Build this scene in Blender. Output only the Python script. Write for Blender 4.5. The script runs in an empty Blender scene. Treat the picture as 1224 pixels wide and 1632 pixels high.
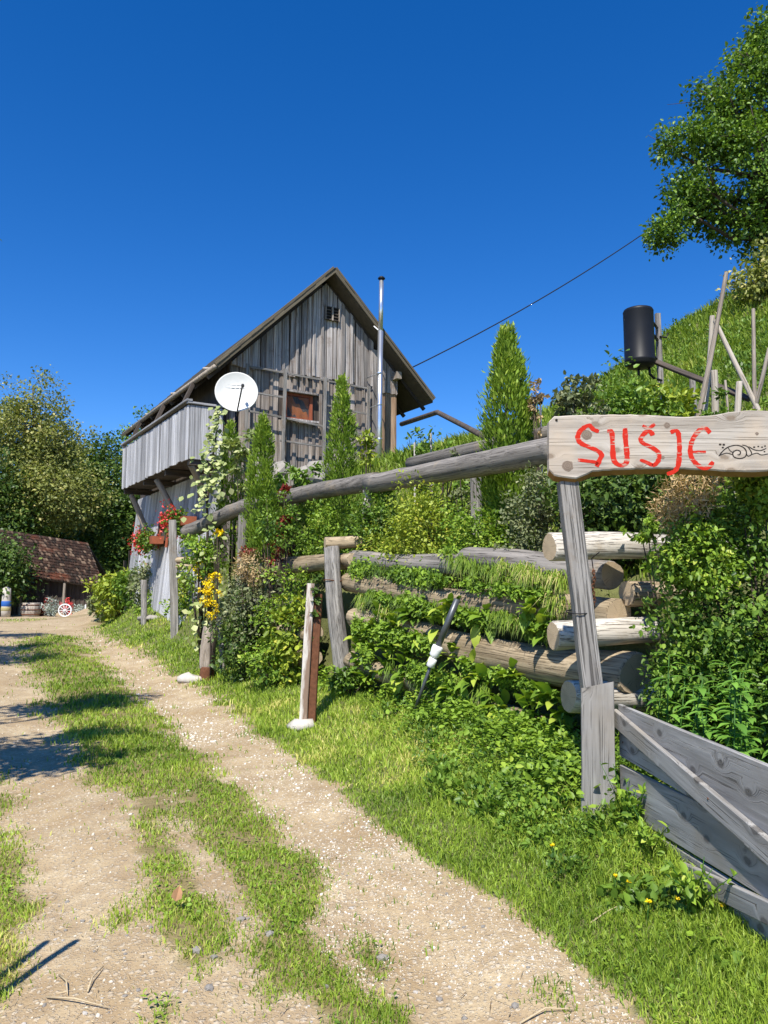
import bpy, bmesh, math, random
import numpy as np
from mathutils import Vector, Matrix
random.seed(7); rng = np.random.default_rng(7)
SC = bpy.context.scene; COL = SC.collection
R = math.radians
# ------------------------------------------------------------------ camera, sky, sun, exposure
F, PITCH, EYE = 1226.0, 0.101, 1.6          # focal length in photo pixels (1224 x 1632)
cam = bpy.data.cameras.new('camera'); camo = bpy.data.objects.new('camera', cam); COL.objects.link(camo)
camo.location = (0, 0, EYE); camo.rotation_euler = (math.pi/2 + PITCH, 0, 0)
cam.sensor_fit = 'VERTICAL'; cam.sensor_height = 36; cam.lens = 36*F/1632
cam.clip_start = .05; cam.clip_end = 2000
SC.camera = camo
SUN_AZ, SUN_EL = R(13), R(55)               # sun stands behind the camera, a little to the left
sdir = Vector((-math.sin(SUN_AZ)*math.cos(SUN_EL), -math.cos(SUN_AZ)*math.cos(SUN_EL), math.sin(SUN_EL)))
world = bpy.data.worlds.new('World'); SC.world = world; world.use_nodes = True
wn = world.node_tree; bg = wn.nodes['Background']
sky = wn.nodes.new('ShaderNodeTexSky'); sky.sky_type = 'NISHITA'; sky.sun_disc = False
sky.sun_elevation = SUN_EL; sky.sun_rotation = math.atan2(sdir.x, sdir.y)
sky.altitude = 1500; sky.air_density = 1.0; sky.dust_density = .1; sky.ozone_density = 4.0
hsv = wn.nodes.new('ShaderNodeHueSaturation'); hsv.inputs['Saturation'].default_value = 1.34
hsv.inputs['Value'].default_value = 1.0; hsv.inputs['Hue'].default_value = .51
wn.links.new(sky.outputs[0], hsv.inputs['Color']); wn.links.new(hsv.outputs[0], bg.inputs[0])
bg.inputs[1].default_value = .127
sl = bpy.data.lights.new('sun', 'SUN'); sl.energy = 5.0; sl.angle = R(.55); sl.color = (1, .95, .86)
so = bpy.data.objects.new('sun', sl); COL.objects.link(so); so.location = sdir*60
so.rotation_euler = sdir.to_track_quat('Z', 'Y').to_euler()
SC.view_settings.view_transform = 'Standard'; SC.view_settings.look = 'None'
SC.view_settings.exposure = .55; SC.view_settings.gamma = 1
SC.render.engine = 'CYCLES'; SC.cycles.max_bounces = 6; SC.cycles.transparent_max_bounces = 4

# ------------------------------------------------------------------ measuring helpers
def ray(px, py):
    x = (px-612)/F; u = (816-py)/F; c, s = math.cos(PITCH), math.sin(PITCH)
    return Vector((x, c-u*s, s+u*c))
def at(px, py, Y):                          # a point of the place seen there, Y metres ahead
    d = ray(px, py); return Vector((0, 0, EYE)) + d*(Y/d.y)
def gp(px, py, z=0.):                       # the point at height z seen there
    d = ray(px, py); return Vector((0, 0, EYE)) + d*((z-EYE)/d.z)
def zroad(y): return .45*sstep(y, 8, 20)
def gpr(px, py, dz=0.):                     # the same on the track, which climbs a little towards the yard
    z = dz; p = gp(px, py, z)
    for _ in range(12): z = .5*z+.5*(dz+float(zroad(p.y))); p = gp(px, py, z)
    return p
def lerp(a, b, t): return a+(b-a)*t
def sstep(x, a, b):
    t = np.clip((np.asarray(x, float)-a)/(b-a), 0, 1); return t*t*(3-2*t)
_tab = rng.random((64, 64))
def vnoise(x, y):                           # smooth value noise 0..1
    x = np.asarray(x, float); y = np.asarray(y, float)
    xi = np.floor(x).astype(int); yi = np.floor(y).astype(int); fx = x-xi; fy = y-yi
    fx = fx*fx*(3-2*fx); fy = fy*fy*(3-2*fy)
    g = lambda a, b: _tab[a % 64, b % 64]
    return (g(xi, yi)*(1-fx)+g(xi+1, yi)*fx)*(1-fy)+(g(xi, yi+1)*(1-fx)+g(xi+1, yi+1)*fx)*fy
def fnoise(x, y): return (vnoise(x, y)+.5*vnoise(x*2.1+7, y*2.1+3)+.25*vnoise(x*4.3, y*4.3))/1.75

# ------------------------------------------------------------------ objects
WM = {}
def link(o, parent=None, M=None):
    COL.objects.link(o)
    M = M or Matrix.Identity(4); WM[o] = M
    if parent is not None:
        o.parent = parent; o.matrix_parent_inverse = WM[parent].inverted()
    o.matrix_basis = M
    return o
def tag(o, label=None, cat=None, group=None, kind=None):
    if label: o['label'] = label
    if cat: o['category'] = cat
    if group: o['group'] = group
    if kind: o['kind'] = kind
    return o
def thing(name, loc, label, cat, group=None):
    o = bpy.data.objects.new(name, None); o.empty_display_size = .2
    link(o, None, Matrix.Translation(Vector(loc))); return tag(o, label, cat, group)
def frame(p0, p1, nrm):                     # local z along p0->p1, local y towards nrm
    z = (Vector(p1)-Vector(p0)).normalized(); y = Vector(nrm) - z*Vector(nrm).dot(z)
    if y.length < 1e-5: y = Vector((1, 0, 0))-z*z.x
    y.normalize(); x = y.cross(z)
    M = Matrix((x, y, z)).transposed().to_4x4(); M.translation = Vector(p0); return M
def mesh(name, V, Fs, mats, parent=None, M=None, smooth=False, mi=None, tint=None):
    me = bpy.data.meshes.new(name); me.from_pydata([tuple(v) for v in V], [], [tuple(f) for f in Fs])
    for m in (mats if isinstance(mats, (list, tuple)) else [mats]): me.materials.append(m)
    if mi is not None: me.polygons.foreach_set('material_index', np.asarray(mi, np.int32))
    if smooth is not False:
        sm = np.full(len(me.polygons), True) if smooth is True else np.asarray(smooth, bool)
        me.polygons.foreach_set('use_smooth', sm)
    if tint is not None:
        a = me.attributes.new('tint', 'FLOAT', 'POINT'); a.data.foreach_set('value', np.asarray(tint, np.float32))
    me.update()
    return link(bpy.data.objects.new(name, me), parent, M)
def bigmesh(name, parts, mat, parent=None, smooth=False):
    """parts: list of (V n*3, F m*k, tint n) numpy arrays"""
    me = bpy.data.meshes.new(name)
    V = np.concatenate([p[0] for p in parts]); T = np.concatenate([p[2] for p in parts])
    li, ls, lt, off, lo = [], [], [], 0, 0
    for v, f, t in parts:
        m, k = f.shape; li.append((f+off).ravel()); ls.append(lo+np.arange(m)*k); lt.append(np.full(m, k))
        off += len(v); lo += m*k
    li = np.concatenate(li).astype(np.int32); ls = np.concatenate(ls).astype(np.int32); lt = np.concatenate(lt).astype(np.int32)
    me.vertices.add(len(V)); me.vertices.foreach_set('co', V.astype(np.float32).ravel())
    me.loops.add(len(li)); me.loops.foreach_set('vertex_index', li)
    me.polygons.add(len(ls)); me.polygons.foreach_set('loop_start', ls); me.polygons.foreach_set('loop_total', lt)
    if smooth: me.polygons.foreach_set('use_smooth', np.full(len(ls), True))
    me.update(calc_edges=True); me.validate()
    a = me.attributes.new('tint', 'FLOAT', 'POINT'); a.data.foreach_set('value', T.astype(np.float32))
    me.materials.append(mat)
    return link(bpy.data.objects.new(name, me), parent)
def copy_obj(src, parent, M):
    o = src.copy(); o.parent = None; return link(o, parent, M)

# ------------------------------------------------------------------ materials
class NT:
    def __init__(s, name):
        s.m = bpy.data.materials.new(name); s.m.use_nodes = True; s.t = s.m.node_tree
        s.p = s.t.nodes['Principled BSDF']; s.out = s.t.nodes['Material Output']
        s.p.inputs['Specular IOR Level'].default_value = .25
    def n(s, typ, ins=None, **props):
        nd = s.t.nodes.new('ShaderNode'+typ)
        for k, v in props.items(): setattr(nd, k, v)
        for k, v in (ins or {}).items(): s.set(nd.inputs[k], v)
        return nd
    def set(s, sock, v):
        if hasattr(v, 'outputs'): v = v.outputs[0]
        if isinstance(v, bpy.types.NodeSocket): s.t.links.new(v, sock)
        elif isinstance(v, (tuple, list)) and sock.type == 'RGBA' and len(v) == 3: sock.default_value = (*v, 1)
        else: sock.default_value = v
    def ramp(s, fac, stops):
        r = s.n('ValToRGB'); e = r.color_ramp.elements
        while len(e) < len(stops): e.new(.5)
        for q, (pos, c) in zip(e, stops): q.position = pos; q.color = (*c, 1) if len(c) == 3 else c
        s.set(r.inputs[0], fac); return r
    def mix(s, fac, a, b, mode='MIX'):
        r = s.n('Mix', data_type='RGBA', blend_type=mode)
        s.set(r.inputs[0], fac); s.set(r.inputs[6], a); s.set(r.inputs[7], b); return r.outputs[2]
    def math(s, op, a, b=0., c=0.):
        r = s.n('Math', operation=op); s.set(r.inputs[0], a); s.set(r.inputs[1], b); s.set(r.inputs[2], c); return r.outputs[0]
    def noise(s, vec, scale, detail=5, rough=.6, dist=0.):
        return s.n('TexNoise', {'Vector': vec, 'Scale': scale, 'Detail': detail, 'Roughness': rough, 'Distortion': dist}).outputs[0]
    def bump(s, h, strength=.4, dist=.01):
        b = s.n('Bump', {'Height': h, 'Strength': strength, 'Distance': dist}); s.set(s.p.inputs['Normal'], b)
    def col(s, c, rough=.85):
        s.set(s.p.inputs['Base Color'], c); s.set(s.p.inputs['Roughness'], rough); return s.m
def g3(v): return (v, v, v)
def obj_coords(N, sx, sy, sz):
    tc = N.n('TexCoord').outputs['Object']; rn = N.n('ObjectInfo').outputs['Random']
    off = N.n('CombineXYZ', {0: N.math('MULTIPLY', rn, 17.3), 1: N.math('MULTIPLY', rn, 31.7), 2: N.math('MULTIPLY', rn, 53.1)})
    v = N.n('VectorMath', {0: tc, 1: off.outputs[0]}, operation='ADD').outputs[0]
    mp = N.n('Mapping', {'Vector': v, 'Scale': (sx, sy, sz)}).outputs[0]
    return mp, rn, v
def wood(name, lo, hi, crack, sx=9., sz=.7, var=.3, knots=False, bump=.5, warm=None, blotch=None, ccut=.44):
    N = NT(name); mp, rn, v = obj_coords(N, sx, sx, sz)
    if knots:
        sp = N.n('SeparateXYZ', {0: v}); wob = N.noise(v, 22., 2)
        kv = N.n('CombineXYZ', {0: N.math('MULTIPLY_ADD', wob, .12, N.math('MULTIPLY', sp.outputs[0], 5.2)), 1: N.math('MULTIPLY', sp.outputs[2], 2.9), 2: 0.}).outputs[0]
        vo = N.n('TexVoronoi', {'Vector': kv, 'Scale': 1.0, 'Randomness': 1.}, voronoi_dimensions='2D'); kd = vo.outputs['Distance']
        near = N.math('SUBTRACT', 1., N.math('MULTIPLY', kd, 3.4)); near = N.math('MAXIMUM', near, 0.)
        mp = N.n('VectorMath', {0: mp, 1: N.n('CombineXYZ', {0: N.math('MULTIPLY', near, 1.3), 1: 0., 2: N.math('MULTIPLY', near, .2)}).outputs[0]}, operation='ADD').outputs[0]
    a = N.noise(mp, 1., 7, .62, .25)
    fine = N.noise(N.n('Mapping', {'Vector': mp, 'Scale': (6, 6, 2.2)}).outputs[0], 1., 4, .6)
    c = N.ramp(a, [(.3, lo), (.68, hi)]).outputs[0]
    if warm:
        w = N.noise(v, 1.6, 4, .6); c = N.mix(N.ramp(w, [(.48, g3(0)), (.66, g3(.85))]).outputs[0], c, warm)
    if blotch:
        w = N.noise(v, 2.7, 5, .7); c = N.mix(N.ramp(w, [(.56, g3(0)), (.72, g3(.8))]).outputs[0], c, blotch)
    ck = N.ramp(fine, [(ccut-.1, g3(1)), (ccut, g3(0))]).outputs[0]
    c = N.mix(N.math('MULTIPLY', ck, .75), c, crack)
    h = N.math('SUBTRACT', N.math('MULTIPLY', a, .6), N.math('MULTIPLY', ck, .6))
    if knots:
        core = N.ramp(kd, [(.07, g3(1)), (.11, g3(0))]).outputs[0]
        ring = N.math('MULTIPLY', N.math('GREATER_THAN', N.math('SINE', N.math('MULTIPLY', kd, 130.)), .1), N.ramp(kd, [(.08, g3(.6)), (.18, g3(0))]).outputs[0])
        c = N.mix(N.math('MULTIPLY', ring, .35), c, crack); c = N.mix(N.math('MULTIPLY', core, .8), c, tuple(x*1.5+.02 for x in crack))
    vv = N.math('ADD', 1-var/2, N.math('MULTIPLY', rn, var))
    c = N.mix(1., c, N.n('CombineColor', {0: vv, 1: vv, 2: vv}).outputs[0], 'MULTIPLY')
    N.bump(h, bump, .008); return N.col(c, .88)
def leafmat(name, dark, light, trans=.35, rough=.5, extra=None, k=1.4):
    trans *= .62; dark, light, extra = [tuple(min(.9, x*k) for x in c) if c else None for c in (dark, light, extra)]
    N = NT(name); t = N.n('Attribute', attribute_name='tint').outputs['Fac']
    st = [(0., dark), (.8, light)] + ([(1., extra)] if extra else [])
    c = N.ramp(t, st).outputs[0]
    N.col(c, rough); N.p.inputs['Specular IOR Level'].default_value = .3
    tr = N.n('BsdfTranslucent', {'Color': N.mix(1., c, (1.25, 1.3, .6), 'MULTIPLY')})
    mx = N.n('MixShader', {0: trans, 1: N.p.outputs[0], 2: tr.outputs[0]})
    N.t.links.new(mx.outputs[0], N.out.inputs[0]); return N.m
def plain(name, c, rough=.6, metal=0., noise=.12, nscale=20., bump=.0):
    N = NT(name); tc = N.n('TexCoord').outputs['Object']; a = N.noise(tc, nscale, 5, .65)
    N.col(N.mix(a, tuple(x*(1-noise*2) for x in c), tuple(min(1, x*(1+noise)) for x in c)), rough)
    N.p.inputs['Metallic'].default_value = metal
    if bump: N.bump(a, bump, .01)
    return N.m
def ringend(name, lo, hi, crack):           # sawn log end with growth rings and radial checks
    N = NT(name); v = N.n('TexCoord').outputs['Object']
    s = N.n('SeparateXYZ', {0: v}); d = N.math('SQRT', N.math('ADD', N.math('POWER', s.outputs[0], 2.), N.math('POWER', s.outputs[1], 2.)))
    d2 = N.math('ADD', d, N.math('MULTIPLY', N.noise(v, 9., 3), .02))
    r = N.math('SINE', N.math('MULTIPLY', d2, 480.))
    ang = N.math('ARCTAN2', s.outputs[1], s.outputs[0])
    ck = N.noise(N.n('CombineXYZ', {0: N.math('MULTIPLY', ang, 2.3), 1: N.math('MULTIPLY', d, 2.), 2: .3}).outputs[0], 3.2, 3, .6)
    c = N.mix(N.math('MULTIPLY_ADD', r, .25, .5), lo, hi); c = N.mix(N.ramp(ck, [(.28, g3(.9)), (.36, g3(0))]).outputs[0], c, crack)
    c = N.mix(N.ramp(N.noise(v, 6., 4), [(.5, g3(0)), (.75, g3(.6))]).outputs[0], c, tuple(x*.55 for x in lo))
    N.bump(ck, .3, .01); return N.col(c, .9)

M = {}
M['house'] = wood('house_board_wood', (.20, .172, .152), (.62, .575, .545), (.03, .024, .021), 18, .4, .85, ccut=.51, blotch=(.22, .16, .12))
M['house_low'] = wood('lower_board_wood', (.19, .155, .13), (.52, .455, .405), (.03, .024, .02), 17, .45, .65, ccut=.49, blotch=(.25, .17, .11))
M['brown'] = wood('brown_board_wood', (.22, .13, .075), (.44, .30, .19), (.06, .035, .02), 10, .8, .5, blotch=(.3, .25, .2))
M['balc'] = wood('balcony_board_wood', (.26, .26, .27), (.58, .58, .6), (.06, .056, .06), 18, .42, .75, ccut=.48)
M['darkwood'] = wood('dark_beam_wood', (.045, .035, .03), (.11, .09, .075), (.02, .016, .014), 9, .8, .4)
M['pole'] = wood('weathered_pole_wood', (.2, .165, .13), (.42, .36, .3), (.06, .045, .035), 14, 1., .35)
M['lightpole'] = wood('pale_pole_wood', (.3, .26, .21), (.54, .48, .41), (.12, .09, .07), 14, .9, .3)
M['rail'] = wood('grey_rail_wood', (.085, .078, .07), (.29, .265, .24), (.022, .019, .017), 17, .6, .3, bump=1., blotch=(.3, .24, .17))
M['log'] = wood('tan_log_wood', (.2, .15, .09), (.47, .375, .25), (.07, .05, .03), 14, .45, .35, bump=1., blotch=(.14, .115, .075), ccut=.47)
M['paled'] = wood('pale_header_wood', (.38, .34, .28), (.68, .63, .55), (.11, .085, .06), 15, .45, .2, bump=1., ccut=.46, blotch=(.36, .29, .2))
M['gate'] = wood('gate_board_wood', (.17, .163, .153), (.385, .375, .36), (.05, .045, .04), 18, .9, .3, knots=True, warm=(.25, .225, .19))
M['gpost'] = wood('grey_post_wood', (.16, .148, .135), (.36, .34, .315), (.05, .044, .038), 20, .8, .25, bump=.9, blotch=(.2, .16, .12), ccut=.47)
M['sign'] = wood('sign_board_wood', (.27, .23, .19), (.52, .47, .41), (.13, .095, .065), 24, .9, .1, knots=True, bump=.4, ccut=.43, warm=(.5, .4, .3))
M['wane'] = plain('inner_bark_wood', (.30, .16, .055), .7, 0, .35, 14, .3)
M['logend'] = ringend('sawn_log_end', (.40, .30, .19), (.52, .41, .275), (.14, .095, .06))
M['knot'] = ringend('wood_knot', (.16, .12, .09), (.27, .21, .165), (.06, .045, .035))
M['greyend'] = ringend('grey_log_end', (.30, .25, .19), (.40, .34, .27), (.09, .07, .05))
M['roof'] = plain('brown_roof_sheet', (.115, .095, .07), .7, 0, .3, 9)
M['verge'] = wood('verge_board_wood', (.09, .075, .05), (.165, .14, .098), (.04, .03, .024), 9, .6, .2)
M['steel'] = plain('stainless_pipe', (.74, .76, .79), .28, .85, .06, 6)
M['black'] = plain('black_plastic', (.012, .013, .016), .48, 0, .25, 6)
M['blackmetal'] = plain('black_metal', (.02, .02, .022), .5, .3, .2, 20)
M['dish'] = plain('dish_enamel', (.66, .66, .63), .5, 0, .1, 5)
M['white'] = plain('white_plastic', (.8, .8, .8), .5, 0, .05, 8)
N_ = NT('worn_red_paint'); v_ = N_.n('TexCoord').outputs['Object']; g_ = N_.noise(N_.n('Mapping', {'Vector': v_, 'Scale': (6, 6, 70)}).outputs[0], 1., 5, .65); b_ = N_.noise(v_, 14., 4, .6)
N_.col(N_.mix(N_.ramp(N_.math('ADD', g_, N_.math('MULTIPLY', b_, .45)), [(.585, g3(1)), (.66, g3(0))]).outputs[0], N_.mix(b_, (.42, .012, .005), (.6, .03, .012)), (.42, .33, .26)), .85); N_.bump(g_, .3, .003); M['red'] = N_.m
M['ink'] = plain('burnt_ornament', (.035, .028, .024), .8, 0, .2, 30)
M['rust'] = plain('rusty_iron', (.17, .07, .035), .85, 0, .4, 25, .4)
M['wire'] = plain('cable_black', (.012, .012, .013), .7)
M['graymetal'] = plain('grey_tube', (.11, .12, .13), .4, .5, .1, 12)
M['stone'] = plain('limestone', (.33, .305, .27), .9, 0, .32, 9, .6)
M['whitestone'] = plain('white_limestone', (.55, .51, .45), .9, 0, .2, 9, .5)
M['brownbark'] = plain('dark_bark', (.085, .065, .05), .95, 0, .4, 12, .8)
M['curtain'] = plain('orange_curtain', (.40, .13, .035), .8, 0, .3, 7)
M['winframe'] = wood('red_window_frame', (.22, .06, .03), (.34, .1, .05), (.08, .03, .02), 12, 1., .2)
M['box'] = plain('terracotta_box', (.36, .11, .055), .8, 0, .2, 14)
M['yellow'] = leafmat('yellow_petals', (.70, .46, .005), (.88, .70, .01), .2, k=1.)
M['redpetal'] = leafmat('red_petals', (.6, .03, .03), (.85, .12, .12), .3, k=1.)
M['redleaf'] = leafmat('red_creeper_leaf', (.09, .014, .012), (.3, .04, .03), .35, k=1.)
M['straw'] = leafmat('dry_straw', (.16, .105, .055), (.62, .5, .31), .2, .8, k=1.)
M['stalk'] = plain('straw_stalk', (.5, .4, .25), .8)
M['drygrass'] = leafmat('dry_brown_leaf', (.17, .12, .06), (.42, .31, .17), .3, .8)
M['thuja'] = leafmat('thuja_spray', (.03, .075, .01), (.17, .26, .022), .3, .55, (.27, .34, .05))
M['bright'] = leafmat('bright_leaf', (.036, .085, .011), (.19, .29, .03), .4, .5, (.30, .35, .05))
M['lime'] = leafmat('lime_leaf', (.09, .14, .015), (.27, .32, .035), .4, .5, (.40, .38, .06))
M['mid'] = leafmat('mid_green_leaf', (.026, .062, .010), (.135, .225, .028), .38, .45, (.17, .24, .04))
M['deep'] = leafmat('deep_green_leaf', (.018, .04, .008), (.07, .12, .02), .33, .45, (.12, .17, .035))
M['grey'] = leafmat('grey_green_leaf', (.06, .08, .035), (.17, .19, .09), .3, .6, (.26, .26, .14))
M['silver'] = leafmat('silver_leaf', (.22, .26, .22), (.5, .55, .5), .25, .7, k=1.)
M['hop'] = leafmat('pale_climber_leaf', (.10, .15, .04), (.34, .39, .15), .4, .5, (.5, .52, .26), 1.1)
M['autumn'] = leafmat('yellowing_leaf', (.06, .08, .018), (.22, .235, .06), .4, .5, (.36, .32, .12))
M['grass'] = leafmat('grass_blade', (.04, .085, .010), (.15, .22, .024), .38, .5, (.34, .30, .12))
M['lawn'] = leafmat('lawn_blade', (.065, .12, .012), (.235, .315, .035), .4, .5, (.42, .38, .12), 1.5)
M['hill'] = leafmat('hill_grass_blade', (.07, .125, .014), (.20, .27, .03), .38, .55, (.35, .34, .10))
M['nettle'] = leafmat('nettle_leaf', (.045, .12, .018), (.14, .27, .04), .4, .45)
M['bark'] = M['brownbark']

# ------------------------------------------------------------------ terrain
EDGE = [gpr(*p) for p in [(1130,1632),(1020,1632),(900,1520),(800,1440),(700,1385),(610,1320),(520,1250),(420,1170),(330,1100),(240,1050),(165,1012),(150,990)]]
ey = np.array([-8, 0, 2.0]+[p.y for p in EDGE[1:]]+[120.]); ex = np.array([1.6, 1.5, 1.2]+[p.x for p in EDGE[1:]]+[-45.])
def xr(y): return np.interp(y, ey, ex)
CX, CY = 2.13, 5.97                          # near end of the log wall; it runs along (-.482, .876)
def wcoord(x, y): return (x-CX)*.876+(y-CY)*.482, (x-CX)*-.482+(y-CY)*.876
def zt(x, y):
    x = np.asarray(x, float); y = np.asarray(y, float)
    u = (x-xr(y))*.91; ycr = np.interp(x, [0, 1.4, 2.5, 4.4, 6.2, 8.5, 11, 14], [17.2, 17.6, 17.9, 18.5, 19.4, 21.2, 22.5, 23.5]); yc = np.minimum(y, ycr)+np.minimum(np.maximum(y-ycr, 0), 2)*.2
    w, t = wcoord(x, yc); _, t0 = wcoord(x, y)
    w0_ = w; w = w+.7*sstep(t0, 6.6, 9.8); far = sstep(y, 18, 23)
    z = sstep(u, 0, 1.5)*lerp(.26, 1.15, far)+.018*np.clip(u, 0, 3)
    wall = sstep(t0, -.15, .25)
    H = lerp(1.3, .5, sstep(t0, 12, 16))*wall
    z = z + H*sstep(w, -.02, lerp(.42, 1.2, sstep(t0, 7.5, 11)))
    hill = np.maximum(w0_-.45, 0)*lerp(.30, .5, sstep(t0, -2, 2))
    z = z + hill*sstep(u, 0, 1.5)
    z = z + 1.1*np.exp(-(((x+1.2)/3.6)**2+((y-18.5)/3.6)**2))*sstep(w, .3, 2.2)
    z = z - .2*np.maximum(y-ycr-.8, 0)*sstep(w, 2, 6)*(y < 60) - 6*(y >= 60)*sstep(w, 2, 8)
    z = np.where(u <= 0, 0, z)
    z = z + zroad(y) + .008*np.maximum(y-37, 0)
    rut = ((fnoise(x*1.1, y*1.1)-.5)*.08-.045*np.exp(-((u+.62)/.36)**2)-.045*np.exp(-((u+2.3)/.42)**2))*sstep(-u, 0, .3)*sstep(y, 34, 26)+(fnoise(x*2.3+5, y*2.3)-.5)*.10*sstep(u, 0, .6)*np.where(y < 40, 1, 0)
    return z+rut
def zg(x, y): return float(zt(x, y))
def inpoly(x, y, P):
    r = np.zeros(x.shape, bool); n = len(P)
    for i in range(n):
        x0, y0 = P[i].x, P[i].y; x1, y1 = P[(i+1) % n].x, P[(i+1) % n].y
        if y0 == y1: continue
        r ^= ((y0 > y) != (y1 > y)) & (x < (x1-x0)*(y-y0)/(y1-y0)+x0)
    return r
def PG(s): return [gpr(*p) for p in s]
GP = [PG([(30,1016),(110,1012),(140,1030),(180,1075),(240,1130),(310,1200),(370,1250),(400,1272),(480,1345),(520,1400),(478,1490),(430,1500),(385,1400),(335,1345),(286,1291),(250,1250),(290,1380),(330,1425),(358,1465),(372,1520),(330,1560),(295,1570),(270,1520),(255,1440),(232,1370),(213,1250),(165,1250),(130,1220),(110,1170),(75,1110),(50,1060)]),
      PG([(-200,1300),(-20,1306),(18,1320),(42,1400),(45,1480),(15,1550),(-40,1632),(-300,1632)]), PG([(-120,1215),(0,1232),(32,1262),(0,1290),(-150,1290)]),
      PG([(470,1490),(515,1495),(525,1530),(490,1540)]), PG([(560,1480),(600,1478),(605,1530),(575,1535)]), PG([(545,1575),(650,1575),(670,1632),(560,1632)]),
      PG([(225,1590),(275,1590),(280,1632),(222,1632)]), PG([(184,1432),(222,1432),(222,1460),(184,1460)]), PG([(860,1580),(900,1578),(905,1600),(865,1600)]),
      PG([(440,1480),(500,1475),(560,1560),(660,1632),(540,1640),(470,1560)]), PG([(395,1500),(440,1500),(470,1580),(440,1600)]),
      PG([(0,985),(60,983),(60,988),(0,992)])]
def grassmask(x, y, jit=0.):
    x = np.asarray(x, float); y = np.asarray(y, float); r = np.hypot(x, y)
    n1 = (fnoise(x*3.1+11, y*3.1)-.5); n2 = (fnoise(x*3.1+40, y*3.1+17)-.5)
    if jit: j1 = rng.normal(0, jit, x.shape)*r*.2; j2 = rng.normal(0, jit, x.shape)*r*.3
    else: j1 = j2 = 0
    X = x+n1*.035*r+j1; Y = y+n2*.09*r+j2
    g = X > xr(Y)+.03
    for P in GP: g |= inpoly(X, Y, P)
    g |= (X < xr(Y)-4.4-.05*Y) & (Y > 2)
    g |= (Y > 48)
    return g
def lin(a, b, s): return np.arange(a, b, s)
gx = np.concatenate([-np.geomspace(9, 260, 26)[::-1], lin(-8.9, -3, .16), lin(-3, 4, .075), lin(4, 12, .16), np.geomspace(12.1, 260, 26)])
gy = np.concatenate([-np.geomspace(.6, 60, 14)[::-1], lin(-.5, 2, .25), lin(2, 9, .075), lin(9, 17, .12), lin(17, 30, .25), np.geomspace(30.2, 420, 34)])
GXX, GYY = np.meshgrid(gx, gy); GZ = zt(GXX, GYY); nx, ny = len(gx), len(gy)
gv = np.stack([GXX.ravel(), GYY.ravel(), GZ.ravel()], 1)
gt = np.zeros(gv.shape[0])
for k in range(10): gt += grassmask(gv[:, 0], gv[:, 1], .06)
gt /= 10
idx = np.arange(nx*ny).reshape(ny, nx)
gf = np.stack([idx[:-1, :-1].ravel(), idx[:-1, 1:].ravel(), idx[1:, 1:].ravel(), idx[1:, :-1].ravel()], 1)
fc = gv[gf].mean(1); ontrack = (fc[:, 0] < xr(fc[:, 1])) & (fc[:, 0] > xr(fc[:, 1])-4.6-.06*fc[:, 1]) & (fc[:, 1] < 48)
def ground_mat(name, soil):
    N = NT(name); v = N.n('TexCoord').outputs['Object']; g = N.n('Attribute', attribute_name='tint').outputs['Fac']
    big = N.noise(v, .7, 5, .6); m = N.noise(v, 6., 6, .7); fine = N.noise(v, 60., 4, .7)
    vo = N.n('TexVoronoi', {'Vector': v, 'Scale': 34., 'Randomness': 1.}); vo2 = N.n('TexVoronoi', {'Vector': v, 'Scale': 90., 'Randomness': 1.})
    d = N.mix(N.ramp(N.noise(v, 1.6, 6, .65), [(.36, g3(0)), (.62, g3(1))]).outputs[0], (.35, .25, .135), (.52, .415, .26))
    d = N.mix(N.ramp(m, [(.35, g3(.8)), (.6, g3(0))]).outputs[0], d, (.33, .235, .135))
    peb = N.math('MULTIPLY', N.ramp(vo.outputs['Distance'], [(.3, g3(1)), (.5, g3(0))]).outputs[0], N.math('GREATER_THAN', N.n('SeparateColor', {0: vo.outputs['Color']}).outputs[0], .62))
    d = N.mix(N.math('MULTIPLY', peb, .4), d, (.68, .61, .49))
    p2 = N.math('MULTIPLY', N.ramp(vo2.outputs['Distance'], [(.3, g3(1)), (.5, g3(0))]).outputs[0], N.math('GREATER_THAN', N.n('SeparateColor', {0: vo2.outputs['Color']}).outputs[1], .5))
    d = N.mix(N.math('MULTIPLY', p2, .3), d, (.66, .6, .5))
    d = N.mix(N.ramp(fine, [(.3, g3(.6)), (.5, g3(0))]).outputs[0], d, (.25, .18, .105))  # fine dark specks paint in the small shadows between the grit
    s = N.mix(m, soil, tuple(x*1.8 for x in soil)); fac = N.ramp(N.math('ADD', g, N.math('MULTIPLY', N.math('SUBTRACT', m, .5), .7)), [(.35, g3(0)), (.75, g3(.9))]).outputs[0]
    c = N.mix(fac, d, s)
    h = N.math('ADD', N.math('MULTIPLY', N.math('ADD', peb, p2), .35), N.math('ADD', N.math('MULTIPLY', m, .8), N.math('MULTIPLY', fine, .5)))
    N.bump(h, .8, .018); return N.col(c, .95)
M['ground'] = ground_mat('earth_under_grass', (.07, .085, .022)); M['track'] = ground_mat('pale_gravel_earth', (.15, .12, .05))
def subsheet(name, sel, mat, label):
    f = gf[sel]; u, inv = np.unique(f, return_inverse=True)
    o = bigmesh(name, [(gv[u], inv.reshape(-1, 4), gt[u])], mat, smooth=True); return tag(o, label, None, None, 'structure')
ground = subsheet('ground', ~ontrack, M['ground'], 'grassy hillside and verges rising to the right')
track = subsheet('dirt_track', ontrack, M['track'], 'pale gravel farm track with a grassy middle strip')

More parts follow.
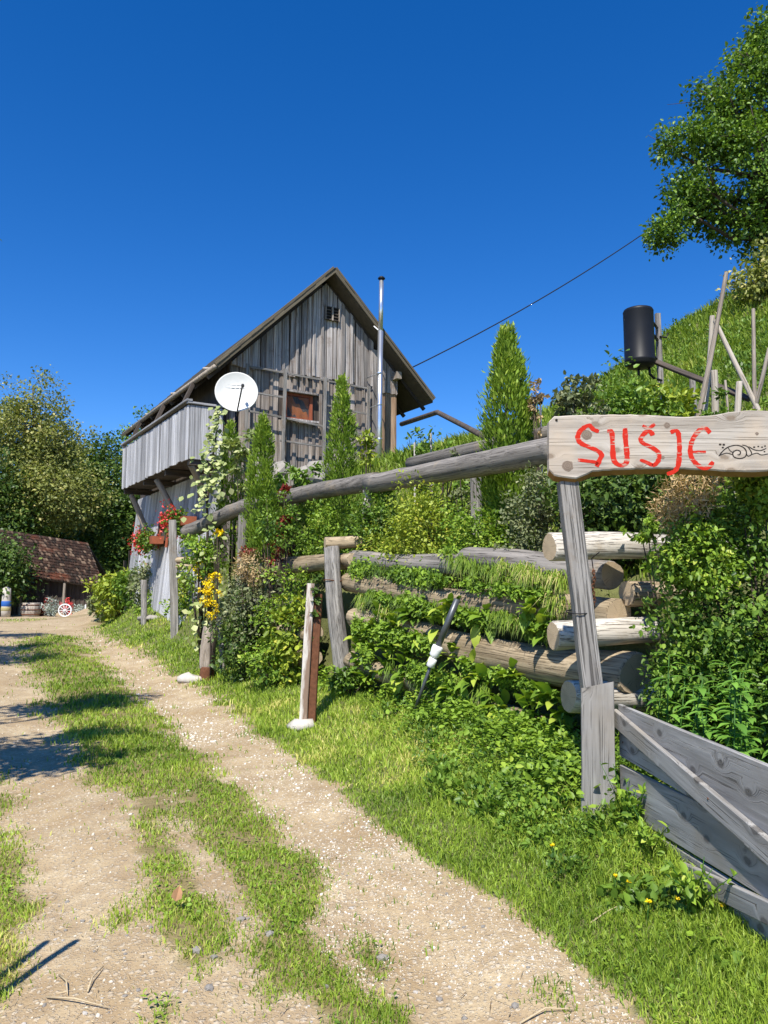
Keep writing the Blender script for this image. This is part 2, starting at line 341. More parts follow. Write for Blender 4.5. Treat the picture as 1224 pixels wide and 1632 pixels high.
# ------------------------------------------------------------------ geometry helpers
def board(name, p0, p1, w, t, mat, parent, nrm, seg=1, jit=.0, cut=(0., 0.), taper=1.):
    """a plank: chamfered section, slightly uneven; cut skews the two ends"""
    L = (Vector(p1)-Vector(p0)).length; c = min(.12*t, .006)+.0005; V, Fs = [], []
    for i in range(seg+1):
        q = i/seg; k = lerp(1, taper, q); hw, ht = w/2*k, t/2
        jx, jy = (random.uniform(-jit, jit), random.uniform(-jit, jit)*.5) if 0 < i < seg else (0, 0)
        jw = 1+random.uniform(-jit, jit)*4
        for (a, b) in ((-hw+c, -ht), (hw-c, -ht), (hw, -ht+c), (hw, ht-c), (hw-c, ht), (-hw+c, ht), (-hw, ht-c), (-hw, -ht+c)):
            z = L*q
            if i == 0: z += cut[0]*a
            if i == seg: z += cut[1]*a
            V.append((a*jw+jx, b+jy, z))
        if i:
            o = 8*(i-1)
            for j in range(8): Fs.append((o+j, o+(j+1) % 8, o+8+(j+1) % 8, o+8+j))
    Fs.append(tuple(range(7, -1, -1))); o = 8*seg; Fs.append(tuple(o+j for j in range(8)))
    return mesh(name, V, Fs, mat, parent, frame(p0, p1, nrm))
def log(name, p0, p1, r0, r1, mats, parent, seg=10, sides=14, bend=.03, lump=.05, label=None):
    p0, p1 = Vector(p0), Vector(p1); L = (p1-p0).length; V, Fs, mi = [], [], []
    ph = [random.uniform(0, 6.28) for _ in range(8)]
    for i in range(seg+1):
        q = i/seg; r = lerp(r0, r1, q)
        bx = bend*math.sin(q*3.1+ph[0])-bend*math.sin(ph[0]); by = bend*math.sin(q*4.3+ph[1])-bend*math.sin(ph[1])
        for j in range(sides):
            a = 2*math.pi*j/sides
            rr = r*(1+lump*math.sin(2*a+ph[2]+q*2)+lump*.7*math.sin(3*a+ph[3]-q*5)+lump*.6*math.sin(q*L*4+ph[4]+a)+random.uniform(-1, 1)*lump*.35)
            V.append((bx+rr*math.cos(a), by+rr*math.sin(a), L*q+(random.uniform(-.01, .01) if 0 < i < seg else .02*r*math.cos(a+ph[5]))))
        if i:
            o = sides*(i-1)
            for j in range(sides): Fs.append((o+j, o+(j+1) % sides, o+sides+(j+1) % sides, o+sides+j)); mi.append(0)
    nb = len(Fs)
    for e in (0, seg):                      # ends: a small rounded rim, then a fan
        o = sides*e; base = len(V); cx = sum(V[o+j][0] for j in range(sides))/sides; cy = sum(V[o+j][1] for j in range(sides))/sides
        zz = -.012 if e == 0 else L+.012
        for j in range(sides): V.append((cx+(V[o+j][0]-cx)*.93, cy+(V[o+j][1]-cy)*.93, zz))
        V.append((cx, cy, zz))
        for j in range(sides):
            k = (j+1) % sides; f1 = (o+j, o+k, base+k, base+j); f2 = (base+j, base+k, base+sides)
            if e == 0: f1, f2 = f1[::-1], f2[::-1]
            Fs += [f1, f2]; mi += [0, 1]
    sm = [i < nb for i in range(len(Fs))]
    o = mesh(name, V, Fs, mats if isinstance(mats, (list, tuple)) else [mats, mats], parent, frame(p0, p1, (.3, -1, .2)), smooth=sm, mi=mi)
    if label: o['label'] = label
    return o
def tube_arr(pts, rad, sides=6, closed=False):
    pts = [Vector(p) for p in pts]; n = len(pts); rad = [rad]*n if not hasattr(rad, '__len__') else rad; V, Fs = [], []
    up = Vector((.12, .31, 1)).normalized()
    for i, p in enumerate(pts):
        if closed: d = pts[(i+1) % n]-pts[i-1]
        else: d = pts[min(i+1, n-1)]-pts[max(i-1, 0)]
        d.normalize(); a = d.cross(up)
        if a.length < .05: a = d.cross(Vector((1, 0, 0)))
        a.normalize(); b = d.cross(a)
        for j in range(sides):
            an = 2*math.pi*j/sides; V.append(p+(a*math.cos(an)+b*math.sin(an))*rad[i])
    for i in range(n if closed else n-1):
        o, q = sides*i, sides*((i+1) % n)
        for j in range(sides): Fs.append((o+j, q+j, q+(j+1) % sides, o+(j+1) % sides))
    if not closed: Fs.append(tuple(range(sides))); Fs.append(tuple(sides*(n-1)+j for j in range(sides-1, -1, -1)))
    return V, Fs
def tube(name, pts, rad, mat, parent=None, sides=8, closed=False):
    V, Fs = tube_arr(pts, rad, sides, closed); return mesh(name, V, Fs, mat, parent, smooth=True)
def merged(name, lst, mat, parent=None, smooth=True):
    V, Fs = [], []
    for v, f in lst:
        o = len(V); V += list(v); Fs += [tuple(i+o for i in q) for q in f]
    return mesh(name, V, Fs, mat, parent, smooth=smooth)
def lathe(name, prof, mat, parent, base, axis=(0, 0, 1), sides=24, smooth=True):
    V, Fs = [], []; n = len(prof)
    for r, z in prof:
        for j in range(sides): a = 2*math.pi*j/sides; V.append((r*math.cos(a), r*math.sin(a), z))
    for i in range(n-1):
        for j in range(sides): Fs.append((i*sides+j, i*sides+(j+1) % sides, (i+1)*sides+(j+1) % sides, (i+1)*sides+j))
    Fs.append(tuple(range(sides-1, -1, -1))); Fs.append(tuple((n-1)*sides+j for j in range(sides)))
    sm = [True]*(len(Fs)-2)+[False, False] if smooth else False
    return mesh(name, V, Fs, mat, parent, frame(base, Vector(base)+Vector(axis), (0, -1, .001)), smooth=sm)
def rock_arr(c, r, sub=2, flat=.7, seed=None):
    bm = bmesh.new(); bmesh.ops.create_icosphere(bm, subdivisions=sub, radius=1.); rs = random.Random(seed)
    ph = [[rs.uniform(0, 6.3) for _ in range(3)] for _ in range(4)]; V = []
    for v in bm.verts:
        k = 1+.16*sum(math.sin(2.2*v.co.x*(i+1)*.7+ph[i][0])*math.cos(2.4*v.co.y+ph[i][1])*math.sin(1.9*v.co.z+ph[i][2]) for i in range(4))+rs.uniform(-.06, .06)
        V.append((c[0]+v.co.x*r[0]*k, c[1]+v.co.y*r[1]*k, c[2]+v.co.z*r[2]*k*flat))
    Fs = [tuple(v.index for v in f.verts) for f in bm.faces]; bm.free(); return V, Fs
def rnd_unit(n):
    v = rng.normal(size=(n, 3)); return v/np.linalg.norm(v, axis=1, keepdims=True)
def nrmz(v): return v/np.maximum(np.linalg.norm(v, axis=1, keepdims=True), 1e-9)
def leaf_arr(C, A, N, L, W, kind='d', tint=None, fold=.12):
    n = len(C); A = nrmz(A); N = nrmz(N-A*(N*A).sum(1, keepdims=True)); B = np.cross(N, A)
    if kind == 'd': t = [0, .45, 1, .45]; s = [0, .5, 0, -.5]; h = [0, fold, 0, fold]; fc = [[0, 1, 2], [0, 2, 3]]
    elif kind == 'l': t = [0, .25, .65, 1, .65, .25]; s = [0, .45, .38, 0, -.38, -.45]; h = [0, fold, fold, -.1, fold, fold]; fc = [[0, 1, 2, 3], [0, 3, 4, 5]]
    t, s, h = map(np.array, (t, s, h)); k = len(t)
    L = np.broadcast_to(L, (n,))[:, None, None]; W = np.broadcast_to(W, (n,))[:, None, None]
    V = C[:, None]+A[:, None]*t[None, :, None]*L+B[:, None]*s[None, :, None]*W+N[:, None]*h[None, :, None]*W
    fc = np.array(fc); Fa = (np.arange(n)[:, None, None]*k+fc[None]).reshape(-1, fc.shape[1])
    T = np.repeat(rng.random(n) if tint is None else tint, k); return V.reshape(-1, 3), Fa, T
def blade_arr(P, H, W, lean, tint, bend=1.):
    """grass blades: base quad and a tip triangle, bent over along lean (n*2)"""
    n = len(P); d = rng.uniform(0, 2*np.pi, n); side = np.stack([np.cos(d), np.sin(d), np.zeros(n)], 1)
    ln = np.concatenate([lean, np.zeros((n, 1))], 1); up = np.array([0, 0, 1.])
    H = H[:, None]; W = W[:, None]
    m = P+up*H*.55+ln*H*.25*bend; tip = P+up*H*(1-.22*np.linalg.norm(lean, axis=1, keepdims=True)*bend)+ln*H*.75*bend
    V = np.stack([P-side*W*.5, P+side*W*.5, m+side*W*.4, m-side*W*.4, tip], 1)
    q = np.arange(n)[:, None]*5
    T = np.repeat(tint, 5)
    return V.reshape(-1, 3), np.concatenate([q+0, q+1, q+2, q+3], 1), np.concatenate([q+3, q+2, q+4], 1), T
def blades(name, P, H, W, lean, tint, mat, parent=None, bend=1.):
    V, Q, Tr, T = blade_arr(P, H, W, lean, tint, bend)
    return bigmesh(name, [(V, Q, T), (np.zeros((0, 3)), Tr-0, np.zeros(0))] if False else [(V, Q, T), (V, Tr, T)], mat, parent) if False else _blades(name, V, Q, Tr, T, mat, parent)
def _blades(name, V, Q, Tr, T, mat, parent):
    me = bpy.data.meshes.new(name); n = len(Q)
    me.vertices.add(len(V)); me.vertices.foreach_set('co', V.astype(np.float32).ravel())
    li = np.concatenate([Q.ravel(), Tr.ravel()]).astype(np.int32); me.loops.add(len(li)); me.loops.foreach_set('vertex_index', li)
    me.polygons.add(2*n); me.polygons.foreach_set('loop_start', np.concatenate([np.arange(n)*4, 4*n+np.arange(n)*3]).astype(np.int32))
    me.polygons.foreach_set('loop_total', np.concatenate([np.full(n, 4), np.full(n, 3)]).astype(np.int32))
    me.update(calc_edges=True)
    a = me.attributes.new('tint', 'FLOAT', 'POINT'); a.data.foreach_set('value', T.astype(np.float32)); me.materials.append(mat)
    return link(bpy.data.objects.new(name, me), parent)
def cloud(center, radii, ncl, nper, spread, shell=.55, sq=None):
    """leaf positions in clumps through an ellipsoid; returns positions, outward directions, clump tint"""
    u = rnd_unit(ncl); rr = (shell+(1-shell)*rng.random(ncl))**.8; rr = np.where(rng.random(ncl) < .13, rr*rng.uniform(1.1, 1.38, ncl), rr)
    c = np.array(center)+u*rr[:, None]*np.array(radii)
    k = rng.uniform(.55, 1.25, ncl)*spread; npc = rng.poisson(nper*np.clip(k/spread, .5, 1.3)**2)
    i = np.repeat(np.arange(ncl), npc); P = c[i]+np.clip(rng.normal(size=(len(i), 3)), -1.45, 1.45)*k[i][:, None]*np.array([1, 1, .8])*.55
    out = nrmz((P-np.array(center))/np.array(radii)); tc = rng.normal(0, .13, ncl)[i]
    return P, out, tc, c
def leafcloud(P, out, tc, L, kind, aspect=.6, droop=.2, lo=.25, hi=.75):
    n = len(P); A = nrmz(rnd_unit(n)+out*.5+np.array([0, 0, -droop])); N = nrmz(rnd_unit(n)*.75+np.array([0, 0, .8])+out*.45)
    Ls = L*rng.uniform(.42, 1.5, n); t = np.clip(rng.uniform(lo, hi, n)+tc, 0, 1)
    t = np.where(rng.random(n) < .05, 1., t)
    return leaf_arr(P, A, N, Ls, Ls*aspect*rng.uniform(.8, 1.2, n), kind, t)
# ------------------------------------------------------------------ the house
TH = .55; HA = Vector((-1.19, 18.0, 0)); hg = Vector((math.cos(TH), math.sin(TH), 0)); ha = Vector((-math.sin(TH), math.cos(TH), 0))
def HP(o, s, z): return HA+hg*o+ha*s+Vector((0, 0, z))
def hpix(px, py, s):                        # (o, z) on the plane s = const
    d = ray(px, py); e = Vector((0, 0, EYE)); k = (s-(e-HA).dot(ha))/d.dot(ha); p = e+d*k; return (p-HA).dot(hg), p.z
def hside(px, py, o):                       # (s, z) on the plane o = const
    d = ray(px, py); e = Vector((0, 0, EYE)); k = (o-(e-HA).dot(hg))/d.dot(hg); p = e+d*k; return (p-HA).dot(ha), p.z
AZ, EZ, HW, RO, RS = 9.29, 6.475, 2.865, -.10, -.18; OL, OR = -2.5, 1.95; SB = 8.0
def zroof(o): return AZ-(AZ-EZ)/HW*abs(o-RO)
house = thing('wooden_house', HP(0, 4, 3), 'tall weathered wooden cabin with steep gable and side balcony on the slope', 'house')
Mh = Matrix((hg, ha, Vector((0, 0, 1)))).transposed().to_4x4()
def hpoly(name, poly, s0, s1, mat, parent):  # polygon in (o, z), extruded from s0 to s1; local z is up
    oc = sum(p[0] for p in poly)/len(poly); zc = min(p[1] for p in poly); n = len(poly); MM = Mh.copy(); MM.translation = HP(oc, 0, zc)
    V = [(p[0]-oc, s0, p[1]-zc) for p in poly]+[(p[0]-oc, s1, p[1]-zc) for p in poly]
    Fs = [tuple(range(n)), tuple(range(2*n-1, n-1, -1))]+[(i+n, (i+1) % n+n, (i+1) % n, i) for i in range(n)]
    return mesh(name, V, Fs, mat, parent, MM)
def hbox(name, o0, o1, s0, s1, z0, z1, mat, parent): return hpoly(name, [(o0, z0), (o1, z0), (o1, z1), (o0, z1)], s0, s1, mat, parent)
zU = hpix(520, 605, .22)[1]
wo0, wz1 = hpix(456, 625, .25); wo1, wz0 = hpix(497, 671, .25)
gb = lambda o: zg(*(HP(o, .25, 0)).xy)-.25   # ground along the gable
gw = hpoly('gable_wall', [(OL, 1.0), (OR, 1.8), (OR, zroof(OR)-.22), (RO, AZ-.22), (OL, zroof(OL)-.22)], .34, .5, M['darkwood'], house)
o = OL+.02; k = 0
CHX = hpix(596, 640, .2)[0]
while o < CHX-.06:                           # upper storey: wide boards with cover strips between
    w = random.uniform(.12, .23); e = min(o+w, CHX-.05)
    for (a, b, s0, s1, dz) in ((o+.006, e-random.uniform(.014, .036), .25, .285, random.uniform(-.05, .05)), (e-.035+random.uniform(-.01, .01), e+.03, .20, .232, random.uniform(-.05, .04))):
        if b > CHX or (s0 < .22 and random.random() < .45): continue
        z0 = zU+dz; hpoly('board', [(a, z0), (b, z0+random.uniform(-.015, .015)), (b, zroof(b)-.23), (a, zroof(a)-.23)] if (a-RO)*(b-RO) > 0 else [(a, z0), (b, z0), (b, zroof(b)-.23), (RO, AZ-.23), (a, zroof(a)-.23)], s0+random.uniform(-.016, .016), s1, M['house'], gw)
    o = e
o = OL+.02
while o < CHX-.06:                           # lower storey
    w = random.uniform(.14, .23); e = min(o+w, CHX-.05); zb = gb(o)
    for (a, b, s0, s1) in ((o+.006, e-random.uniform(.012, .03), .30, .335), (e-.03, e+.03+random.uniform(0, .02), .255, .286)):
        if b > CHX or (s0 < .28 and random.random() < .4): continue
        if b > wo0-.03 and a < wo1+.06:
            spans = [(zb, wz0-.05), (wz1+.04, zU+.1)]
        else: spans = [(zb, zU+.1)]
        for z0, z1 in spans: hpoly('board', [(a, z0), (b, z0), (b, z1), (a, z1)], s0+random.uniform(-.006, .006), s1, M['house_low'], gw)
    o = e
hbox('corner_board', CHX-.05, CHX+.14, .18, .33, gb(CHX), zroof(CHX+.14)-.25, M['house'], gw)['label'] = 'pale upright plank beside the steel flue'
o = CHX+.17
zS = hpix(633, 628, .25)[1]
while o < OR-.02:
    e = min(o+random.uniform(.11, .17), OR)
    hpoly('board', [(o+.004, gb(o)), (e-.004, gb(o)), (e-.004, zS+.05), (o+.004, zS+.05)], .29+random.uniform(-.008, .008), .335, M['brown'], gw)
    hpoly('board', [(o+.004, zS+random.uniform(-.04, .03)), (e-.004, zS), (e-.004, zroof(e)-.24), (o+.004, zroof(o)-.24)], .245+random.uniform(-.008, .008), .285, M['house_low'], gw)
    o = e
# gable window with orange curtain
win = hbox('window', wo0-.02, wo1+.02, .36, .40, wz0-.02, wz1+.02, M['darkwood'], house)
for (a, b, c, d) in ((wo0-.02, wo0+.045, wz0, wz1), (wo1-.045, wo1+.03, wz0, wz1), (wo0+.046, wo1-.046, wz1-.05, wz1+.01), (wo0+.046, wo1-.046, wz0-.01, wz0+.045)): hbox('frame', a, b, .275, .345, c, d, M['winframe'], win)
V, Fs = [], []
for i in range(25):
    for j in range(9):
        a = lerp(wo0+.05, wo1-.05, i/24); zz = lerp(wz0+.05, wz1-.06, j/8); V.append((a, .335+.006*math.sin(i*.8)*(1-.4*j/8)+.012*math.sin(i*.25+j*.7), zz))
for i in range(24):
    for j in range(8): q = i*9+j; Fs.append((q, q+9, q+10, q+1))
cu = mesh('curtain', V, Fs, M['curtain'], win, Mh @ Matrix.Identity(4) if False else Matrix.Translation(HA) @ Mh, smooth=True)
N_ = NT('window_glass'); N_.col((.1, .1, .1), .05); N_.p.inputs['Transmission Weight'].default_value = .0; N_.p.inputs['Alpha'].default_value = .1; N_.p.inputs['Specular IOR Level'].default_value = .6; M['glass'] = N_.m
hbox('pane', wo0+.046, wo1-.046, .298, .302, wz0+.046, wz1-.051, M['glass'], win)
hbox('sill', wo0-.1, wo1+.14, .14, .27, wz0-.06, wz0-.015, M['house'], win)
hbox('lintel', wo0-.05, wo1+.1, .17, .265, wz1+.012, wz1+.06, M['house'], win)
# small slatted opening under the apex
vo0, vz1 = hpix(518, 487, .2); vo1, vz0 = hpix(540, 513, .2)
vent = hbox('vent_window', vo0, vo1, .19, .213, vz0, vz1, plain('dark_opening', (.012, .011, .01), .9), house)
for a, b in ((vo0-.005, vo0+.02), ((vo0+vo1)/2-.015, (vo0+vo1)/2+.02), (vo1-.02, vo1+.005)): hbox('frame', a, b, .155, .188, vz0-.01, vz1+.01, M['pole'], vent)
for k in range(5):
    for a, b in ((vo0+.026, (vo0+vo1)/2-.016), ((vo0+vo1)/2+.021, vo1-.021)):
        z = lerp(vz0+.01, vz1-.02, k/4); hbox('slat', a, b, .165, .186, z-.012, z+.012, M['darkwood'], vent)
# roof
LR = 8.28
def slope(name, sgn):
    t = .09; p = [(RO, AZ), (RO+sgn*HW, EZ), (RO+sgn*HW, EZ-t*1.2), (RO, AZ-t*1.45)]
    return hpoly(name, p if sgn < 0 else p[::-1], RS+.02, LR, M['roof'], house)
rl, rr_ = slope('roof_slope', -1), slope('roof_slope', 1)
for sgn, rf in ((-1, rl), (1, rr_)):
    a = HP(RO, RS, AZ-.02+.01*(sgn > 0)); b = HP(RO+sgn*(HW+.02), RS, EZ-.02)
    board('verge_board', b, a, .145, .035, M['verge'], rf, -ha, 3, .002)
    for k in range(11):                      # lapped roofing rows, standing a little proud
        q0, q1 = k/11, (k+1.06)/11
        o0, o1 = RO+sgn*HW*q0, RO+sgn*HW*q1
        hpoly('roof_sheet', [(o0, zroof(o0)+.012), (o1, zroof(o1)+.03), (o1, zroof(o1)+.006), (o0, zroof(o0)+.002)][::(1 if sgn > 0 else -1)], RS-.03+random.uniform(-.01, .01), LR+.02, M['roof'], rf)
    for k in range(9):
        s = .3+k*.95; a = HP(RO+sgn*.1, s, zroof(RO+.1)-.2); b = HP(RO+sgn*(HW+.04), s, EZ-.19)
        board('rafter', b, a, .08, .08, M['darkwood'], rf, Vector((0, 0, 1)))
    if sgn < 0:
        for px, py in ((330, 587), (278, 627), (237, 660), (214, 680)):
            s, z = hside(px, py, RO-HW-.03); tube('batten_end', [HP(RO-HW-.12, s, z-.02), HP(RO-HW+.3, s+.05, z+.06)], .03, M['lightpole'], rf, 6)
        V, Fs = tube_arr([HP(RO-HW-.05, RS, EZ-.06), HP(RO-HW-.07, 3, EZ-.07), HP(RO-HW-.05, LR, EZ-.08)], .055, 8); mesh('eave_pole', V, Fs, M['pole'], rf, smooth=True)
for o_ in (1.86,):
    z = zroof(o_)-.36; hbox('purlin', o_-.07, o_+.07, .02, .6, z-.09, z+.09, M['pole'] if o_ > 1.5 else M['darkwood'], house)
# side walls: the upper one under the eave, the lower one flaring out towards its foot
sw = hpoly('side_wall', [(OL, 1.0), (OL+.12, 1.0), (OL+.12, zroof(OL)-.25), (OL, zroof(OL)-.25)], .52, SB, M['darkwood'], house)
s = .5
while s < SB-.02:
    e = min(s+random.uniform(.16, .24), SB)
    p0, p1 = HP(OL-.42, (s+e)/2, .55), HP(OL-.05, (s+e)/2, 4.36)
    board('board', p0, p1, e-s-.008, .03, M['balc'], sw, -hg-Vector((0, 0, 0)), 2, .004)
    board('board', HP(OL-.03, (s+e)/2, 4.62), HP(OL-.03, (s+e)/2, zroof(OL)-.2), e-s-.006, .03, M['darkwood'], sw, -hg)  # less bleached dark boards, with the eave's shade put into their colour
    s = e
hpoly('back_wall', [(OL, 1.0), (OR, 1.8), (OR, zroof(OR)-.22), (RO, AZ-.22), (OL, zroof(OL)-.22)], SB-.15, SB-.02, M['house_low'], house)
hpoly('far_side_wall', [(OR-.12, 1.8), (OR, 1.8), (OR, zroof(OR)-.25), (OR-.12, zroof(OR)-.25)], .52, SB-.2, M['brown'], house)
# lower window with shutter
ws, wz = hside(262, 820, OL-.25)
lw = mesh('window', *[[tuple(HP(OL-.24-dx, ws+ds, z)) for dx, ds, z in ((0, -.35, 2.75), (0, .35, 2.75), (-.06, .35, 3.6), (-.06, -.35, 3.6), (-.1, -.35, 2.75), (-.1, .35, 2.75), (-.16, .35, 3.6), (-.16, -.35, 3.6))], [(0, 1, 2, 3), (7, 6, 5, 4), (0, 4, 5, 1), (1, 5, 6, 2), (2, 6, 7, 3), (3, 7, 4, 0)]], M['darkwood'], house)
for ds in (-.38, .38): board('frame', HP(OL-.29, ws+ds, 2.7), HP(OL-.2, ws+ds, 3.65), .08, .05, M['winframe'], lw, -hg)
for k in range(5): board('shutter_board', HP(OL-.36, ws+.5+k*.13, 2.72), HP(OL-.25, ws+.5+k*.13, 3.62), .122, .025, M['balc'], lw, -hg)
# balcony
BO, BS0, BS1, BT, BB = -3.35, .5, 6.66, 5.72, 4.5
bal = hpoly('balcony', [(BO+.06, BB), (OL-.06, BB), (OL-.06, BB+.09), (BO+.06, BB+.09)], BS0+.04, BS1-.04, M['darkwood'], house)
s = BS0
while s < BS1-.03:
    w = random.uniform(.11, .17); e = min(s+w, BS1)
    board('board', HP(BO, (s+e)/2, BB-.03+random.uniform(-.02, .02)), HP(BO+random.uniform(-.008, .008), (s+e)/2, BT-.05), e-s-.01, .028, M['balc'], bal, -hg)
    s = e
for se, n_ in ((BS0, 1), (BS1, -1)):
    o = BO+.02
    while o < OL-.1:
        e = min(o+random.uniform(.11, .16), OL-.06)
        board('board', HP((o+e)/2, se, BB-.03), HP((o+e)/2, se, BT-.05), e-o-.008, .028, M['balc'], bal, -ha*n_); o = e
    board('top_rail', HP(BO-.04, se, BT), HP(OL-.05, se, BT), .1, .05, M['balc'], bal, (0, 0, 1))
board('top_rail', HP(BO-.005, BS0-.06, BT+.0535), HP(BO-.005, BS1+.06, BT+.0535), .13, .05, M['balc'], bal, (0, 0, 1), 4, .003)
for s in (BS0+.1, 2.4, 4.4, BS1-.1): board('joist', HP(BO+.04, s, BB-.09), HP(OL, s, BB-.09), .12, .14, M['darkwood'], bal, (0, 0, 1))
for (a, b) in (((305, 734), (322, 790)), ((247, 764), (284, 832)), ((206, 790), (236, 850))):
    s0, z0 = hside(*a, BO+.12); s1, z1 = hside(*b, OL-.2)
    log('brace', HP(OL-.2, s1, z1), HP(BO+.12, s0, min(z0, BB-.15)), .095, .075, M['pole'], bal, 6, 9, .03, .05)
for s in (1.2, 3.6, 6.0): board('post', HP(BO+.06, s, BT+.08), HP(BO+.3, s, EZ-.12), .09, .09, M['darkwood'], bal, -hg)
# stainless flue standing off the gable
chim = thing('flue_pipe', HP(*[hpix(603, 745, -.32)[0], -.32, hpix(603, 745, -.32)[1]]), 'tall stainless steel stove flue with dark rain cap rising beside the gable', 'flue pipe')
c0 = hpix(603, 770, -.32); c1 = hpix(608, 446, -.32); cm = hpix(606.5, 528, -.32)
tube('pipe', [HP(c0[0], -.32, c0[1]-.6), HP(cm[0], -.32, cm[1])], .066, M['steel'], chim, 18)
tube('pipe', [HP(cm[0], -.32, cm[1]-.02), HP(c1[0], -.32, c1[1])], .056, M['steel'], chim, 18)
lathe('rain_cap', [(.03, -.03), (.088, 0), (.09, .02), (.05, .06), (.01, .075)], M['blackmetal'], chim, HP(c1[0], -.32, c1[1]+.02))
for py in (595, 645, 700):
    q = hpix(604.5, py, -.32); tube('bracket', [HP(q[0], -.32, q[1]), HP(q[0]-.05, .2, q[1])], .014, M['steel'], chim, 6)
    lathe('collar', [(.071, -.02), (.073, -.015), (.073, .015), (.071, .02)], M['steel'], chim, HP(q[0], -.32, q[1]), sides=18)
q0 = hpix(596, 520, -.17); q1 = hpix(606, 529, -.32); tube('strut', [HP(q0[0], -.17, q0[1]), HP(q1[0], -.32, q1[1])], .016, M['white'], chim, 6)
# trellis on the gable
tr = thing('wall_trellis', HP(0, .1, 4), 'grey timber trellis of posts and rails fixed on the lower gable', 'trellis')
for (a, b) in (((394.5, 582), (392, 735)), ((455, 590), (449, 748)), ((518.5, 603), (515, 752)), ((588, 618), (584, 752))):
    A, B = hpix(*a, .08), hpix(*b, .08); board('upright', HP(B[0], .08, gb(B[0])+.1), HP(A[0], .08, A[1]+.03), .075, .05, M['gpost'], tr, -ha)
for (a, b) in (((396, 583.5), (590, 620)), ((396, 624), (455, 634)), ((449, 665), (590, 696.5)), ((446, 702), (516, 712)), ((560, 655), (592, 661)), ((565, 688), (588, 692)), ((515, 645), (560, 655)), ((516, 712), (588, 726)), ((396, 655), (449, 665))):
    A, B = hpix(*a, .125), hpix(*b, .125); board('rail', HP(A[0], .125, A[1]), HP(B[0], .125, B[1]), .045, .03, M['gpost'], tr, -ha)
# satellite dish on an arm from the gable corner
dc = at(377, 626.5, 15.9); dn = Vector((.16, -.93, .16)).normalized()
dsh = thing('satellite_dish', dc, 'large off-white satellite dish in front of the dark balcony corner', 'satellite dish')
prof = [(.012, .0), (.12, .004), (.24, .018), (.34, .042), (.425, .075), (.445, .083), (.45, .074), (.44, .064), (.33, .03), (.2, .004), (.01, -.012)]
dm = lathe('reflector', [(r*1.0, z) for r, z in prof], M['dish'], dsh, dc, dn, 40)
zax = dn; xax = Vector((0, 0, 1)).cross(zax).normalized(); yax = zax.cross(xax)
def dp(x, y, z): return dc+xax*x+yax*y+zax*z
for (x0, x1, y) in ((-.22, -.12, .175), (-.1, -.02, .178), (.0, .09, .18), (-.24, -.13, .11), (-.11, -.04, .112), (-.02, .05, .113), (.07, .16, .115)):
    V, Fs = tube_arr([dp(x0, y, .012), dp(x1, y, .010)], .012, 4); mesh('print_mark', V, Fs, M['white'], dm)
tube('feed_arm', [dp(.02, -.5, -.06), dp(.03, -.42, .1), dp(.13, .02, .42)], .016, M['blackmetal'], dsh, 8)
lathe('feed_head', [(.02, 0), (.034, .02), (.034, .09), (.02, .11)], M['graymetal'], dsh, dp(.13, .02, .38), (-zax+yax*.1), 14)
tube('mount', [dp(0, 0, -.03), dp(0, -.1, -.25), dp(0, -.12, -.3)], .035, M['graymetal'], dsh, 8)
tube('mast', [dp(0, .08, -.3), Vector((dp(0, 0, -.3).x, dp(0, 0, -.3).y, 3.6)), Vector((dp(0, 0, -.3).x, dp(0, 0, -.3).y, zg(dp(0, 0, -.3).x, dp(0, 0, -.3).y)-.1))], .035, M['blackmetal'], dsh, 10)
# overhead cable and bent pole
ca, cb = HP(*[hpix(650, 589, .0)[0], .05, hpix(650, 589, 0.)[1]]), at(1085, 330, 23.5)
pts = [ca.lerp(cb, i/14)-Vector((0, 0, .25*4*(i/14)*(1-i/14))) for i in range(15)]
tag(tube('overhead_cable', pts, .016, M['wire'], None, 6), 'thin black cable strung from the gable to the tree', 'cable')
bp = [at(640, 676, 18.5), at(697, 657, 16), at(740, 679, 13.5), at(790, 706, 11.3)]
bp.append(Vector((bp[-1].x+.5, bp[-1].y-.6, zg(bp[-1].x+.5, bp[-1].y-.6)-.1)))
tag(tube('bent_pole', bp, [.06, .055, .05, .05, .05], M['darkwood'], None, 8), 'dark bent pole reaching down from the eave behind the handrail', 'pole')
# boulders at the gable's foot
for i, (px, py, y, r, nm) in enumerate([(415, 770, 15.2, .26, 'left of the middle small conifer'), (447, 758, 15.6, .33, 'under the left trellis upright'), (482, 766, 15.4, .36, 'below the orange-curtained window'), (505, 752, 15.9, .26, 'beside the tall middle conifer'), (470, 792, 14.2, .24, 'lowest of the pile below the window')]):
    p = at(px, py, y); V, Fs = rock_arr((0, 0, 0), (r*1.25, r, r*1.0), 2, .8, i)
    tag(mesh('boulder', V, Fs, M['stone'], None, Matrix.Translation(p)), 'pale grey boulder at the foot of the gable, '+nm, 'boulder', 'boulders below the gable')
